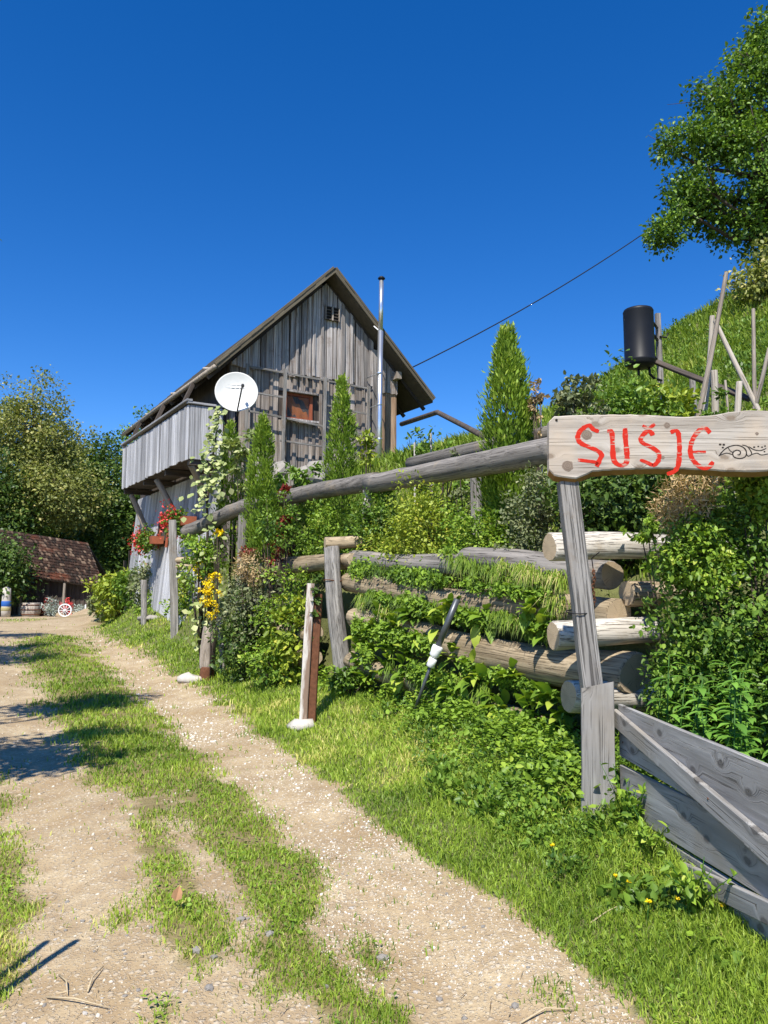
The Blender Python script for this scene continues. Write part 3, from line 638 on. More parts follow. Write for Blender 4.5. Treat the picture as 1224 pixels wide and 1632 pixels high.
# ------------------------------------------------------------------ the log retaining wall
def onw(px, py, off=0.):                    # the point seen there on the (vertical) wall line, off metres uphill of it
    d = ray(px, py); e = Vector((0, 0, EYE)); w0 = (e.x-CX)*.876+(e.y-CY)*.482; k = (off-w0)/(d.x*.876+d.y*.482); return e+d*k
lw_ = thing('log_wall', (CX, CY, zg(CX, CY)), 'stacked log retaining wall overgrown with weeds beside the track', 'retaining wall')
LG = [M['log'], M['logend']]; LGg = [M['rail'], M['greyend']]
wd = Vector((-.482, .876, 0))
def long_log(pa, pb, r0, r1, off=0., mats=LG, **k):
    a, b = onw(*pa, off), onw(*pb, off); return log('log', a, b, r0, r1, mats, lw_, 18, 18, .022, .07, **k)
long_log((975, 916), (742, 897), .13, .13, .10, [M['rail'], M['logend']], label='uppermost grey log, near piece')
long_log((738, 899), (568, 889), .125, .12, .10, LGg)
long_log((566, 893), (425, 905), .12, .15, .0, LG)
long_log((985, 981), (690, 950), .142, .142, -.0)
long_log((686, 948), (556, 930), .13, .12, -.0)
long_log((1012, 1076), (735, 1030), .175, .158, -.1)
long_log((730, 1028), (560, 985), .14, .13, -.1)
long_log((905, 1178), (690, 1103), .148, .138, -.16)
long_log((686, 1100), (560, 1052), .125, .12, -.16)
long_log((500, 1010), (385, 1003), .14, .13, -.35)
long_log((500, 965), (392, 962), .12, .12, -.25, LGg)
long_log((500, 1050), (420, 1040), .13, .13, -.4)
hd = Vector((.95, .31, 0)).normalized()     # header logs run back into the slope
for (px, py, y, L, r, nm) in [(877, 872, 6.1, 1.85, .115, 'whitish topmost header log'), (884, 1013, 6.1, 1.6, .108, 'bleached middle header log'), (908, 1110, 6.05, 1.5, .122, 'short lowest header log')]:
    a = at(px, py, y); log('header_log', a, a+hd*L+Vector((0, 0, -.03)), r, r*.95, [M['paled'], M['logend']], lw_, 14, 18, .03, .065, label=nm)
a = at(1000, 945, 6.35); log('header_log', a, a+hd*1.0, .11, .11, LG, lw_, 8, 14, .01, .04)
# short inner face logs that close the stack's end
# ------------------------------------------------------------------ handrail along the top
hr = thing('handrail', onw(600, 900, .3), 'grey round-log handrail running along the top of the log wall', 'handrail')
RP = [at(890, 716, 7.7), at(800, 733, 8.5), at(700, 752, 9.6), at(590, 772, 11.1)]
def tubelog(name, pts, rad, mats, parent, sides=14, sub=6):
    P = []; Rr = []
    for i in range(len(pts)-1):
        for j in range(sub):
            t = j/sub; p0, p1, p2, p3 = pts[max(i-1, 0)], pts[i], pts[i+1], pts[min(i+2, len(pts)-1)]
            P.append(.5*((2*p1)+(p2-p0)*t+(2*p0-5*p1+4*p2-p3)*t*t+(3*p1-p0-3*p2+p3)*t**3)); Rr.append(lerp(rad[i], rad[i+1], t)*random.uniform(.95, 1.05))
    P.append(pts[-1]); Rr.append(rad[-1]); V, Fs = tube_arr(P, Rr, sides)
    M0 = frame(pts[0], pts[-1], (.2, -1, .1)); I = M0.inverted()
    V = [I @ (v+Vector((random.uniform(-1, 1), random.uniform(-1, 1), random.uniform(-1, 1)))*.006) for v in V]
    mi = [0]*(len(Fs)-2)+[1, 1]
    return mesh(name, V, Fs, mats, parent, M0, smooth=[True]*(len(Fs)-2)+[False]*2, mi=mi)
tubelog('rail', RP, [.139, .142, .144, .139], [M['rail'], M['greyend']], hr)
RP2 = [at(600, 767, 11.0), at(505, 783, 12.4), at(440, 797, 13.3), at(380, 811, 13.9), at(340, 830, 14.4), at(297, 849, 14.9)]
tubelog('rail', RP2, [.139, .137, .132, .134, .136, .142], [M['rail'], M['greyend']], hr)
tubelog('rail', [at(905, 686, 9.3), at(780, 712, 10.3), at(655, 740, 11.7)], [.11, .115, .11], [M['rail'], M['greyend']], hr)
for (px, py, y, r, m) in [(587, 782, 11.15, .08, 'paled'), (386, 815, 13.8, .085, 'gpost'), (905, 730, 7.8, .09, 'gpost'), (760, 722, 10.5, .08, 'gpost')]:
    p = at(px, py, y); log('post', (p.x, p.y, zg(p.x, p.y)-.15), (p.x, p.y, p.z), r, r*.95, [M[m], M['greyend']], hr, 6, 10, .01, .04)
# ------------------------------------------------------------------ posts along the wall
fp = thing('leaning_post', onw(550, 1085, -.2), 'thick leaning grey post capped by a short log, against the wall', 'post')
pb, pt = at(551, 1086, 10.55), at(526, 874, 10.7); pb.z = zg(pb.x, pb.y)-.1
log('post', pb, pt, .12, .105, [M['gpost'], M['greyend']], fp, 10, 12, .03, .07)
a = at(519, 866, 10.65); log('cap_log', a, a+Vector((.47, .12, .0)), .09, .085, [M['log'], M['logend']], fp, 6, 12, .015, .06)
p = at(531, 925, 10.62); tube('wire_wrap', [p+Vector((.13*math.cos(t), .115*math.sin(t), .01*math.sin(2*t))) for t in np.linspace(0, 6.1, 14)], .006, M['rust'], fp, 5, True)
N_ = NT('flaking_white_paint'); mp, rn, v = obj_coords(N_, 9, 9, 1.1); a_ = N_.noise(mp, 1.3, 6, .65)
N_.col(N_.mix(N_.ramp(a_, [(.42, g3(0)), (.54, g3(1))]).outputs[0], (.62, .58, .53), (.24, .165, .12)), .85); N_.bump(a_, .5, .01); M['flake'] = N_.m
wp = thing('white_post', gp(488, 1130, .2), 'flaking white and rust-brown post standing on a white stone', 'post')
b0, b1 = at(484, 1128, 8.9), at(496, 930, 8.95); b0.z = zg(b0.x, b0.y)+.05
board('painted_side', b0, b1, .09, .12, M['flake'], wp, (0, -1, 0), 6, .004)
board('rusty_side', b0+Vector((.09, .02, -.05)), b1+Vector((.088, .02, -.12)), .085, .1, M['rust'], wp, (0, -1, 0), 6, .004)
V, Fs = rock_arr((0, 0, 0), (.17, .13, .07), 2, 1, 3); mesh('foot_stone', V, Fs, M['whitestone'], wp, Matrix.Translation((b0.x-.01, b0.y-.06, b0.z-.03)), smooth=True)
st = thing('stump_post', at(332, 1062, 12.6), 'short grey stump post with red-brown foot and white stone toe', 'post')
b0 = at(330, 1062, 12.6); b0.z = zg(b0.x, b0.y)-.1
log('stump', b0+Vector((0, 0, .28)), at(336, 1000, 12.65), .12, .11, [M['pole'], M['greyend']], st, 6, 12, .02, .08)
log('foot', b0, b0+Vector((.01, .0, .3)), .13, .122, [M['rust'], M['rust']], st, 4, 12, .0, .08)
V, Fs = rock_arr((0, 0, 0), (.22, .11, .09), 2, 1, 9); mesh('toe_stone', V, Fs, M['whitestone'], st, Matrix.Translation((b0.x-.27, b0.y-.1, zg(b0.x-.27, b0.y-.1)+.04)), smooth=True)
b0 = at(356, 1040, 12.9); b0.z = zg(b0.x, b0.y)-.1
tag(log('stake_post', b0, at(350, 985, 13.0), .06, .05, [M['gpost'], M['greyend']], None, 5, 9, .02, .05), 'thin leaning stake just behind the stump post', 'post')
lp = thing('rail_post', at(279, 995, 17.), 'tall squared grey post with two short rails at the far wall end', 'post')
b0 = at(279, 1000, 17.); b0.z = zg(b0.x, b0.y)-.15
board('post', b0, at(275, 829, 17.), .165, .14, M['gpost'], lp, (.2, -1, 0), 5, .006)
for py in (893, 903): a = at(277, py, 17.05); log('rail', a, a+Vector((1.1, -.55, -.02 if py == 893 else .1)), .075, .07, [M['log'], M['greyend']], lp, 5, 10, .02, .06)
b0 = at(229, 986, 19.5); b0.z = zg(b0.x, b0.y)-.15
tag(log('short_post', b0, at(230, 925, 19.5), .08, .075, [M['gpost'], M['greyend']], None, 5, 9, .02, .06), 'short grey post on the mound below the geranium window', 'post')
# tube with a white coupling leaning on the wall
tt = thing('tube_tool', onw(690, 1040, -.4), 'dark tube with white coupling and thin rod leaning on the logs', 'tool')
q = [onw(729, 955, -.36), onw(698, 1030, -.5), onw(694, 1040, -.52), onw(688, 1056, -.55), onw(676, 1090, -.6)]
q.append(q[-1]+(q[-1]-q[-2])*1.2); q[-1].z = min(q[-1].z, zg(q[-1].x, q[-1].y)+.3)
tube('tube', [q[0], q[1]], .033, M['graymetal'], tt, 12); ax = (q[1]-q[0]).normalized()
lathe('coupling', [(.034, -.075), (.052, -.07), (.056, -.03), (.05, .0), (.052, .03), (.034, .05)], M['white'], tt, q[2], ax, 16)
lathe('coupling', [(.028, -.05), (.042, -.045), (.042, .04), (.028, .05)], M['white'], tt, q[3], ax, 16)
tube('rod', [q[2], q[4], q[5]], .018, M['graymetal'], tt, 8)
# ------------------------------------------------------------------ gate post, sign and gate
GY = 5.0
gpst = thing('gate_post', gp(960, 1290, .1), 'leaning grey timber gate post under the left end of the sign', 'post')
b0 = at(968, 1275, GY+.02); b0.z = zg(b0.x, b0.y)-.1
board('post', b0, at(904, 768, GY+.06), .128, .11, M['gpost'], gpst, (0, -1, 0), 8, .003, (0, .0), .95)
board('hidden_upright', at(905, 800, GY+.14), at(902, 690, GY+.13), .1, .05, M['darkwood'], gpst, (0, -1, 0))
for py in (975,): p = at(921, py, GY+.04); tube('wire_wrap', [p+Vector((.074*math.cos(t), .064*math.sin(t), .012*math.sin(t))) for t in np.linspace(0, 6.0, 14)], .004, M['blackmetal'], gpst, 5, True)
ch = thing('chain', at(946, 905, GY+.3), 'rusty chain hanging on the log ends beside the gate post', 'chain')
for k in range(11):
    p = at(946+1.2*math.sin(k), 912+k*5.6, GY+.35); ang = k % 2*1.4+.3; e = Vector((math.cos(ang), math.sin(ang), 0))
    tube('chain_link', [p+e*.011*math.cos(t)+Vector((0, 0, .0175*math.sin(t))) for t in np.linspace(0, 5.5, 8)], .0042, M['rust'], ch, 5, True)
tube('hook_wire', [at(946, 912, GY+.35), at(943, 890, GY+.55), at(955, 880, GY+.62)], .004, M['rust'], ch, 5)
# sign: live-edged plank, its underside waney
SGY = GY-.03
top = [(875, 672), (879, 664), (905, 662), (960, 661), (1010, 660.5), (1060, 663), (1095, 664.5), (1110, 663), (1135, 662), (1155, 658), (1190, 654), (1225, 655), (1270, 657), (1330, 656), (1352, 660)]
bot = [(875, 748), (880, 756), (900, 760), (918, 762), (930, 757), (945, 750), (980, 747.5), (1038, 745.6), (1090, 746), (1128, 748), (1165, 750), (1199, 751), (1240, 748), (1300, 746), (1352, 742)]
def resample(P, n):
    xs = np.array([p[0] for p in P], float); ys = np.array([p[1] for p in P], float); X = np.linspace(xs[0], xs[-1], n); return list(zip(X, np.interp(X, xs, ys)+np.array([random.uniform(-.5, .5) for _ in X])))
n = 56; T_, B_ = resample(top, n), resample(bot, n); sg0 = at(875, 705, SGY)
Ms = Matrix(((0, 0, 1), (0, -1, 0), (1, 0, 0))).to_4x4(); Ms.translation = sg0; Is = Ms.inverted()
V, Fs, mi = [], [], []
for i in range(n):
    tp, bt_ = at(*T_[i], SGY), at(*B_[i], SGY); up = Vector((0, 0, 1))
    sec = [tp-up*.006, bt_+up*.004, bt_+Vector((0, .006, -.006)), bt_+Vector((0, .05, -.034)), bt_+Vector((0, .062, -.03)), tp+Vector((0, .06, 0)), tp+Vector((0, .006, .001))]
    V += [Is @ p for p in sec]
for i in range(n-1):
    o = 7*i
    for j in range(7): Fs.append((o+j, o+(j+1) % 7, o+7+(j+1) % 7, o+7+j)); mi.append(1 if j in (2,) else 0)
Fs.append(tuple(range(6, -1, -1))); mi.append(0); Fs.append(tuple(7*(n-1)+j for j in range(7))); mi.append(0)
sgn_ = thing('name_sign', at(904, 770, GY), 'pale live-edged plank sign with red painted lettering above the gate', 'sign')
mesh('plank', V, Fs, [M['sign'], M['wane']], sgn_, Ms, mi=mi)
def zp(x, y, d=.004): return at(860+x/3.3626, 640+y/3.3626, SGY-d)
def stroke(pts, w, d=.0014, sub=5, taper=.75):
    P = []; n = len(pts); pts = [Vector((a, b, 0)) for a, b in pts]
    for i in range(n-1):
        p0, p1, p2, p3 = pts[max(i-1, 0)], pts[i], pts[i+1], pts[min(i+2, n-1)]
        for j in range(sub):
            t = j/sub; P.append(.5*((2*p1)+(p2-p0)*t+(2*p0-5*p1+4*p2-p3)*t*t+(3*p1-p0-3*p2+p3)*t**3))
    P.append(pts[-1]); V, Fs = [], []; m = len(P)
    for i, p in enumerate(P):
        dd = (P[min(i+1, m-1)]-P[max(i-1, 0)]).normalized(); nn = Vector((-dd.y, dd.x, 0)); e = min(i, m-1-i)/2.
        ww = w/2*(.86+.30*abs(dd.y))*(lerp(taper, 1, min(1, e)))*random.uniform(.84, 1.14)
        for s in (1, -1):
            q = p+nn*ww*s; V.append(zp(q.x, q.y, d)); V.append(zp(q.x, q.y, -.001))
    for i in range(m-1):
        o = 4*i; Fs += [(o, o+2, o+6, o+4), (o, o+4, o+5, o+1), (o+2, o+3, o+7, o+6)]
    Fs += [(0, 1, 3, 2), (4*m-4, 4*m-2, 4*m-1, 4*m-3)]
    return V, Fs
LET = [[([(318, 160), (290, 150), (265, 128), (235, 142), (212, 165), (205, 200), (225, 225), (270, 245), (312, 265), (332, 285), (322, 312), (305, 348)], 22), ([(205, 312), (250, 318), (300, 325), (312, 338)], 19)],
       [([(362, 158), (386, 163), (391, 230), (395, 300), (410, 330), (440, 342), (465, 325), (468, 280), (460, 200), (458, 145)], 23), ([(448, 148), (470, 146)], 10)],
       [([(552, 128), (582, 142), (618, 120)], 16), ([(606, 182), (600, 168), (582, 158), (556, 176), (541, 205), (560, 226), (600, 245), (634, 270), (641, 300), (627, 330), (603, 344)], 21), ([(538, 312), (570, 324), (606, 342)], 20)],
       [([(702, 166), (724, 157), (742, 166), (749, 220), (749, 280), (743, 340), (726, 370), (704, 382), (682, 388)], 22)],
       [([(914, 168), (888, 143), (860, 150), (827, 190), (809, 240), (811, 290), (836, 330), (876, 356), (908, 350), (930, 322)], 22), ([(820, 270), (892, 270)], 17)]]
for L_ in LET: merged('letter', [stroke(p, w*1.05) for p, w in L_], M['red'], sgn_, smooth=False)
def arcp(cx, cy, r, a0, a1, n=10, k=0.): return [(cx+(r+k*i)*math.cos(R(lerp(a0, a1, i/(n-1)))), cy+(r+k*i)*math.sin(R(lerp(a0, a1, i/(n-1))))) for i in range(n)]
orn = [([(960, 292), (985, 262), (1015, 242), (1055, 234), (1090, 244), (1108, 268), (1102, 295), (1072, 305), (1042, 296), (1036, 274), (1056, 260), (1076, 268), (1072, 284), (1060, 284)], 6), ([(962, 290), (1000, 276), (1034, 284)], 5), ([(1010, 246), (1020, 262), (1034, 272)], 4),
       ([(1085, 232), (1112, 240), (1130, 262), (1136, 282), (1118, 292), (1108, 280)], 5), ([(1120, 240), (1150, 258), (1185, 262), (1215, 250)], 5), ([(1135, 284), (1165, 276), (1190, 286), (1235, 280), (1290, 296)], 5), ([(1240, 250), (1290, 240), (1330, 262), (1310, 286), (1285, 272)], 5)]
dots = [(968, 230, 7), (987, 231, 7), (982, 246, 6), (1150, 244, 6), (1172, 240, 5), (1192, 244, 5), (1208, 238, 5), (1205, 268, 5)]
lst = [stroke(p, w, .0012, 5, .6) for p, w in orn]
for x, y, r in dots: lst.append(stroke([(x-r, y), (x, y), (x+r, y)], r*1.7, .0012, 2, .6))
merged('ornament', lst, M['ink'], sgn_, smooth=False)
tube('nail', [zp(90, 98, .006), zp(91, 98, -.01)], .008, M['ink'], sgn_, 8)
for kx, ky, kr in ((252, 178, .034), (150, 345, .036), (683, 128, .02), (1165, 172, .011), (660, 300, .012)):
    P0 = zp(kx, ky, .0); V = [zp(kx, ky, .0007)]+[P0+Vector((kr*1.05*math.cos(a)*random.uniform(.88, 1.1), -.0007, kr*math.sin(a)*random.uniform(.88, 1.1))) for a in np.linspace(0, 6.283, 23)[:-1]]
    MM = Matrix.Translation(P0) @ Matrix.Rotation(math.pi/2, 4, 'X'); I_ = MM.inverted(); mesh('knot', [I_ @ v_ for v_ in V], [(0, i+1, (i+1) % 22+1) for i in range(22)], M['knot'], sgn_, MM)
# the gate's other post, right of the view, carries the sign's far end
b1 = at(1322, 700, GY+.085); b1.z = b1.z+.05
tag(board('second_gate_post', (b1.x, b1.y+.05, zg(b1.x, b1.y)-.2), (b1.x, b1.y+.05, b1.z), .13, .12, M['gpost'], None, (0, -1, 0), 6, .003), 'grey timber gate post carrying the far right end of the sign', 'post')
# gate standing open towards the viewer
gt_ = thing('plank_gate', gp(985, 1300, .05), 'open gate of weathered grey planks with a diagonal brace', 'gate')
G0 = Vector((1.49, 4.95, 0)); gd = Vector((.0705, -.9975, 0)); gn = Vector((-.9975, -.0705, 0))
def gq(s, z, d=0.): return G0+gd*s+gn*d+Vector((0, 0, z))
board('plank', gq(.0, .725), gq(2.6, .705), .32, .026, M['gate'], gt_, gn, 6, .002)
board('plank', gq(.0, .375), gq(2.6, .50), .27, .026, M['gate'], gt_, gn, 6, .002)
board('plank', gq(.0, .07), gq(2.6, .20), .30, .026, M['gate'], gt_, gn, 6, .002)
board('brace', gq(-.02, .80, .03), gq(2.62, .385, .03), .105, .03, M['gate'], gt_, gn, 6, .002)
board('batten', gq(.88, .175, .03), gq(2.6, .42, .03), .095, .03, M['gate'], gt_, gn, 5, .002)
for s_, z_ in ((.06, .78), (.06, .66), (.08, .43), (.08, .33), (1.75, .80), (1.75, .62), (1.78, .50), (1.2, .62), (1.0, .21), (1.75, .32)):
    tube('nail', [gq(s_, z_, .012), gq(s_, z_, .0155 if s_ not in (1.0, 1.2) else .047)], .006, M['rust'], gt_, 6)
board('end_stile', at(953, 1300, 4.86)-Vector((0, 0, .1)), at(952, 1092, 4.9), .2, .03, M['gate'], gt_, (-.1, -1, 0), 5, .002, (0, -.25))
# ------------------------------------------------------------------ black tank on a stake, bean poles on the slope
tk = thing('black_tank', at(1045, 640, 10.1), 'black plastic cylinder tank hung on a wooden stake above the sign', 'tank')
tc_ = at(1020, 585, 10.); hh = at(1020, 492, 10.).z-tc_.z; r = .196
lathe('tank_body', [(.03, -.03), (.1, -.02), (.165, .0), (r, .03), (r, .07), (r+.006, .08), (r, .09), (r, hh-.06), (r+.003, hh-.05), (r-.01, hh-.02), (.14, hh-.002), (.03, hh+.004)], M['black'], tk, tc_, sides=36)
b1 = at(1048, 500, 10.28); b0 = Vector((b1.x+.02, b1.y, zg(b1.x, b1.y)-.2)); board('stake', b0, b1, .07, .06, M['gpost'], tk, (0, -1, 0), 4, .004)
for z in (.15, .45, .62): tube('band', [tc_+Vector((.2, .02, z)), Vector((b1.x-.03, b1.y-.04, tc_.z+z))], .02, M['blackmetal'], tk, 6)
tube('hook', [Vector((b1.x, b1.y-.04, tc_.z+.5)), Vector((b1.x+.09, b1.y-.06, tc_.z+.48)), Vector((b1.x+.11, b1.y-.06, tc_.z+.54))], .012, M['blackmetal'], tk, 6)
tube('outlet', [tc_+Vector((-.02, 0, .0)), tc_+Vector((-.02, 0, -.14))], .016, M['blackmetal'], tk, 8)
tube('outlet', [tc_+Vector((.12, 0, .01)), tc_+Vector((.12, -.02, -.1)), tc_+Vector((.2, .05, -.14)), Vector((b1.x, b1.y-.05, tc_.z-.12))], .018, M['blackmetal'], tk, 8)
def pole(name, a, b, y0, y1, r0, r1, m, label, cat='pole', group='poles and stakes on the slope'):
    A, B = at(*a, y0), at(*b, y1); d = (B-A).normalized(); P = B.copy()
    for k in range(60):
        if P.z < zg(P.x, P.y)-.1: break
        P += d*.06
    o = log(name, P, A, r1, r0, [M[m], M['greyend']], None, 8, 9, .02, .05); return tag(o, label, cat, group)
pole('bean_pole', (1153, 434), (1112, 652), 9.0, 8.7, .025, .036, 'pole', 'longest brown bean pole, leaning with its tip against the sky')
pole('bean_pole', (1141, 510), (1203, 642), 8.9, 8.6, .026, .032, 'lightpole', 'pale bean pole leaning from the tall pole down to the right')
pole('bean_pole', (1226, 556), (1199, 645), 8.4, 8.6, .022, .026, 'pole', 'short bean pole at the right frame edge crossing the pale pole')
pole('bean_pole', (1202, 496), (1206, 632), 9.4, 9.3, .024, .026, 'pole', 'rough upright bean pole near the right edge of the hillside')
pole('stake', (1129, 505), (1122, 600), 9.2, 9.2, .03, .034, 'lightpole', 'pale stake standing behind the longest bean pole', 'stake')
pole('stake', (1131, 593), (1133, 640), 8.5, 8.5, .04, .042, 'lightpole', 'flat bleached stake right of the longest bean pole', 'stake')
pole('stake', (1178, 611), (1178, 655), 7.6, 7.6, .03, .032, 'lightpole', 'short stake just above the carved ornament of the sign', 'stake')
pole('stake', (1150, 608), (1152, 655), 8.8, 8.8, .014, .014, 'pole', 'thin brown stick between the two pale stakes', 'stake')
A, B = at(1046, 577, 10.1), at(1195, 636, 8.7)
tag(board('slope_rail', A, B, .07, .05, M['darkwood'], None, (0, -1, 0), 4, .003), 'dark slanting rail from the tank stake down to the bean poles', 'rail')
for (px, py, y, l) in [(1105, 622, 9.7, 'grey stub post under the slanting rail near the tank')]: pole('stub_post', (px, 600), (px+2, 640), y, y, .04, .045, 'gpost', l, 'post')
gl = thing('garden_light', at(861, 690, 9.6), 'thin metal garden light with black cap above the handrail', 'garden light')
p = at(861, 638, 9.6); tube('stem', [Vector((p.x+.01, p.y, zg(p.x, p.y)-.05)), p], .011, M['steel'], gl, 8)
lathe('lamp_cap', [(.012, -.06), (.03, -.05), (.032, -.0), (.045, .0), (.045, .03), (.012, .04)], M['blackmetal'], gl, p, sides=14)
for (px, py, y, l) in [(689, 704, 12.4, 'white peg left of the big conifer behind the handrail'), (910, 645, 8.4, 'white peg among leaves just above the sign left end'), (660, 718, 13.2, 'white peg beside the cabin corner')]:
    pole('peg', (px, py-12), (px, py+16), y, y, .018, .018, 'paled', l, 'stake')
# two stakes left of the view whose shadows fall across the track
for (tip, h, l) in [((131, 1500), 1.5, 'bare stake beside the track, longer of two casting shadows'), ((57, 1490), 1.55, 'bare stake beside the track, shorter-shadowed of the pair')]:
    g = gpr(*tip); b = g+Vector((sdir.x, sdir.y, 0))*(h/sdir.z); tag(log('track_stake', (b.x-.1, b.y-.0, -.1), (b.x, b.y, h), .03, .022, [M['pole'], M['greyend']], None, 6, 8, .03, .05), l, 'stake')
# ------------------------------------------------------------------ plants
def shrub(name, label, px, py, y, rx, ry, mat, n, L, kind='d', ncl=None, aspect=.6, group=None, cat='shrub', shell=.35, stems=7, droop=.2, depth=.8, lo=.2, hi=.8, stemmat='bark', bx=0., hang=False):
    c = at(px, py, y)
    if px > 480 and py < 930 and not hang:   # terrace plants stand behind the wall face
        for _ in range(60):
            w_, t_ = wcoord(c.x, c.y)
            if t_ < .2 or w_ > .38 or w_ < -1.6: break
            y += .04; c = at(px, py, y)
    k = y/F; rad = (rx*k, rx*k*depth, ry*k); gz = zg(c.x, c.y); top_ = c.z+rad[2]
    if not hang and 0 < c.z-rad[2]*.85-gz < 1.3:
        q = (top_-gz)/(2*rad[2]); c.z = (top_+gz)/2; rad = (rad[0], rad[1], (top_-gz)/2); n = int(n*min(1.8, q))
    b = (c.x+bx, c.y+bx*.5, min(zg(c.x, c.y), c.z-rad[2]*.6)-.03)
    t = thing(name, b, label, cat, group); ncl = ncl or max(12, n//45)
    P, out, tc, cc = cloud(c, rad, ncl, n/ncl, min(rad[0], rad[2])*.36, shell)
    P[:, 2] = np.maximum(P[:, 2], zt(P[:, 0], P[:, 1])+.02)
    o = bigmesh('foliage', [leafcloud(P, out, tc, L, kind, aspect, droop, lo, hi)], M[mat], t); o['kind'] = 'stuff'
    sel = cc[rng.choice(len(cc), min(stems, len(cc)), False)]; lst = []
    for e in sel:
        m = Vector(b).lerp(Vector(e), .55)+Vector((random.uniform(-1, 1), random.uniform(-1, 1), .3))*rad[0]*.12
        lst.append(tube_arr([b, m, e], [rad[0]*.035+.005, rad[0]*.022+.004, .004], 5))
    merged('stems', lst, M[stemmat], t); return t
def conifer(label, px, ytop, ybase, y, wpx, n, base_off=0.):
    tp = at(px, ytop, y); bs = at(px, ybase, y); h = tp.z-bs.z; R0 = wpx*y/F/2; z0 = zg(bs.x, bs.y)
    t = thing('columnar_conifer', (bs.x, bs.y, min(z0, bs.z)), label, 'conifer', 'columnar conifers along the handrail')
    nc = n//34; qc = rng.random(nc)**1.1; ac = rng.uniform(0, 2*np.pi, nc)
    lobes = 1+.15*np.sin(ac*3+qc*9)+.13*np.sin(ac*5-qc*23+1)+rng.normal(0, .1, nc)
    pf = lambda q: np.interp(q, [0, .08, .3, .55, .75, .88, .95, 1], [.85, .98, 1., .86, .64, .40, .22, .04])
    rc = R0*pf(qc)*lobes*np.sqrt(rng.uniform(.5, 1.02, nc)); ii = np.repeat(np.arange(nc), 34); n2 = len(ii); g_ = rng.normal(size=(n2, 3))*np.array([.15, .15, .30])*R0*(.45+.55*pf(qc[ii]))[:, None]
    P = np.stack([tp.x+rc[ii]*np.cos(ac[ii]), tp.y+rc[ii]*np.sin(ac[ii]), bs.z+qc[ii]*h], 1)+g_
    a = np.arctan2(P[:, 1]-tp.y, P[:, 0]-tp.x); q = np.clip((P[:, 2]-bs.z)/h, 0, 1); rr = np.hypot(P[:, 0]-tp.x, P[:, 1]-tp.y); prof = pf(q)
    out = np.stack([np.cos(a), np.sin(a), np.zeros(n2)], 1); tcl = rng.normal(0, .13, nc)[ii]
    A = nrmz(out*.6+np.array([0, 0, 1.1])+rng.normal(0, .3, (n2, 3))); N = nrmz(out+rng.normal(0, .5, (n2, 3)))
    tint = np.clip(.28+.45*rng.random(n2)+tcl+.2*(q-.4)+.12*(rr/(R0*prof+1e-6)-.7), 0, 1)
    L = rng.uniform(.6, 1.3, n2)*(.055+.055*R0)
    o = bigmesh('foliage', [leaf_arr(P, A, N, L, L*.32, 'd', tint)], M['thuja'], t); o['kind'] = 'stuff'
    tube('trunk', [(bs.x, bs.y, min(z0, bs.z)-.1), (bs.x+.01, bs.y, bs.z+h*.5), (tp.x, tp.y, tp.z-.1*h)], [R0*.14, R0*.08, .006], M['bark'], t, 6)
    tube('leader', [(tp.x, tp.y, tp.z-.12*h), (tp.x+.01, tp.y, tp.z+.03*h)], [.006, .002], M['pole'], t, 4)
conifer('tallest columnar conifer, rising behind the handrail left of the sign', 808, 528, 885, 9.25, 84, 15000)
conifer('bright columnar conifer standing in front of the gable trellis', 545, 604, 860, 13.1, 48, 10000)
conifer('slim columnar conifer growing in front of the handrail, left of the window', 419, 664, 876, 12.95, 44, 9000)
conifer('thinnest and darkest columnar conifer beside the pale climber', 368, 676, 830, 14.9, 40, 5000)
# shrubs between handrail and wall
shrub('shrub', 'low light green shrub under the bright middle conifer', 528, 838, 11.2, 42, 38, 'bright', 2600, .05)
shrub('shrub', 'yellow-green shrub in the middle of the bank under the handrail', 680, 825, 8.9, 62, 55, 'lime', 5200, .045)
shrub('shrub', 'round mid-green shrub right of the leaning capped post', 600, 815, 9.7, 42, 50, 'mid', 3600, .05)
shrub('shrub', 'bright leafy shrub below the tallest conifer', 755, 842, 8.1, 55, 45, 'bright', 4200, .042)
shrub('shrub', 'tangled grey-green shrub left of the sign under the handrail', 850, 815, 7.2, 48, 85, 'grey', 3800, .04)
shrub('shrub', 'lime trailing plant just behind the top log near the leaning post', 610, 862, 9.6, 40, 24, 'lime', 1800, .045)
shrub('shrub', 'spreading bright green cover on the wall right of the leaning post', 640, 915, 8.9, 75, 22, 'bright', 3000, .042)
shrub('shrub', 'small bright plant spilling over the top log by the leaning post', 590, 905, 9.5, 26, 36, 'bright', 1400, .045)
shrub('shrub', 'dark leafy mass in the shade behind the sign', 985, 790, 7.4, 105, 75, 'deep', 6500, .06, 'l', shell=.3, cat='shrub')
shrub('shrub', 'pale leafed weed sprouting under the sign', 1025, 838, 5.95, 36, 26, 'bright', 350, .05, 'l', stems=3, bx=.3, hang=True)
shrub('shrub', 'brown dried-out tangle below the right half of the sign', 1095, 800, 5.45, 52, 52, 'drygrass', 3000, .05, 'd', aspect=.2, stems=3, bx=.5, hang=True)
shrub('shrub', 'large dense green bush at the right edge below the sign', 1165, 905, 5.5, 105, 125, 'mid', 12500, .038, 'l', ncl=220, shell=.45)
shrub('shrub', 'bright sprawling bush beside the topmost header log', 1110, 880, 5.35, 55, 70, 'bright', 4200, .036, 'l', stems=1, bx=.5, hang=True)
shrub('shrub', 'dark lower bush hanging to the ground beyond the gate', 1130, 1050, 5.5, 90, 60, 'mid', 5500, .04, 'l')
shrub('shrub', 'upright bush climbing past the sign at the right edge', 1212, 770, 5.3, 40, 60, 'bright', 3000, .04, 'l')
shrub('shrub', 'leafy shrub in front of the black tank above the sign', 1010, 640, 8.8, 85, 45, 'mid', 4200, .065, 'l')
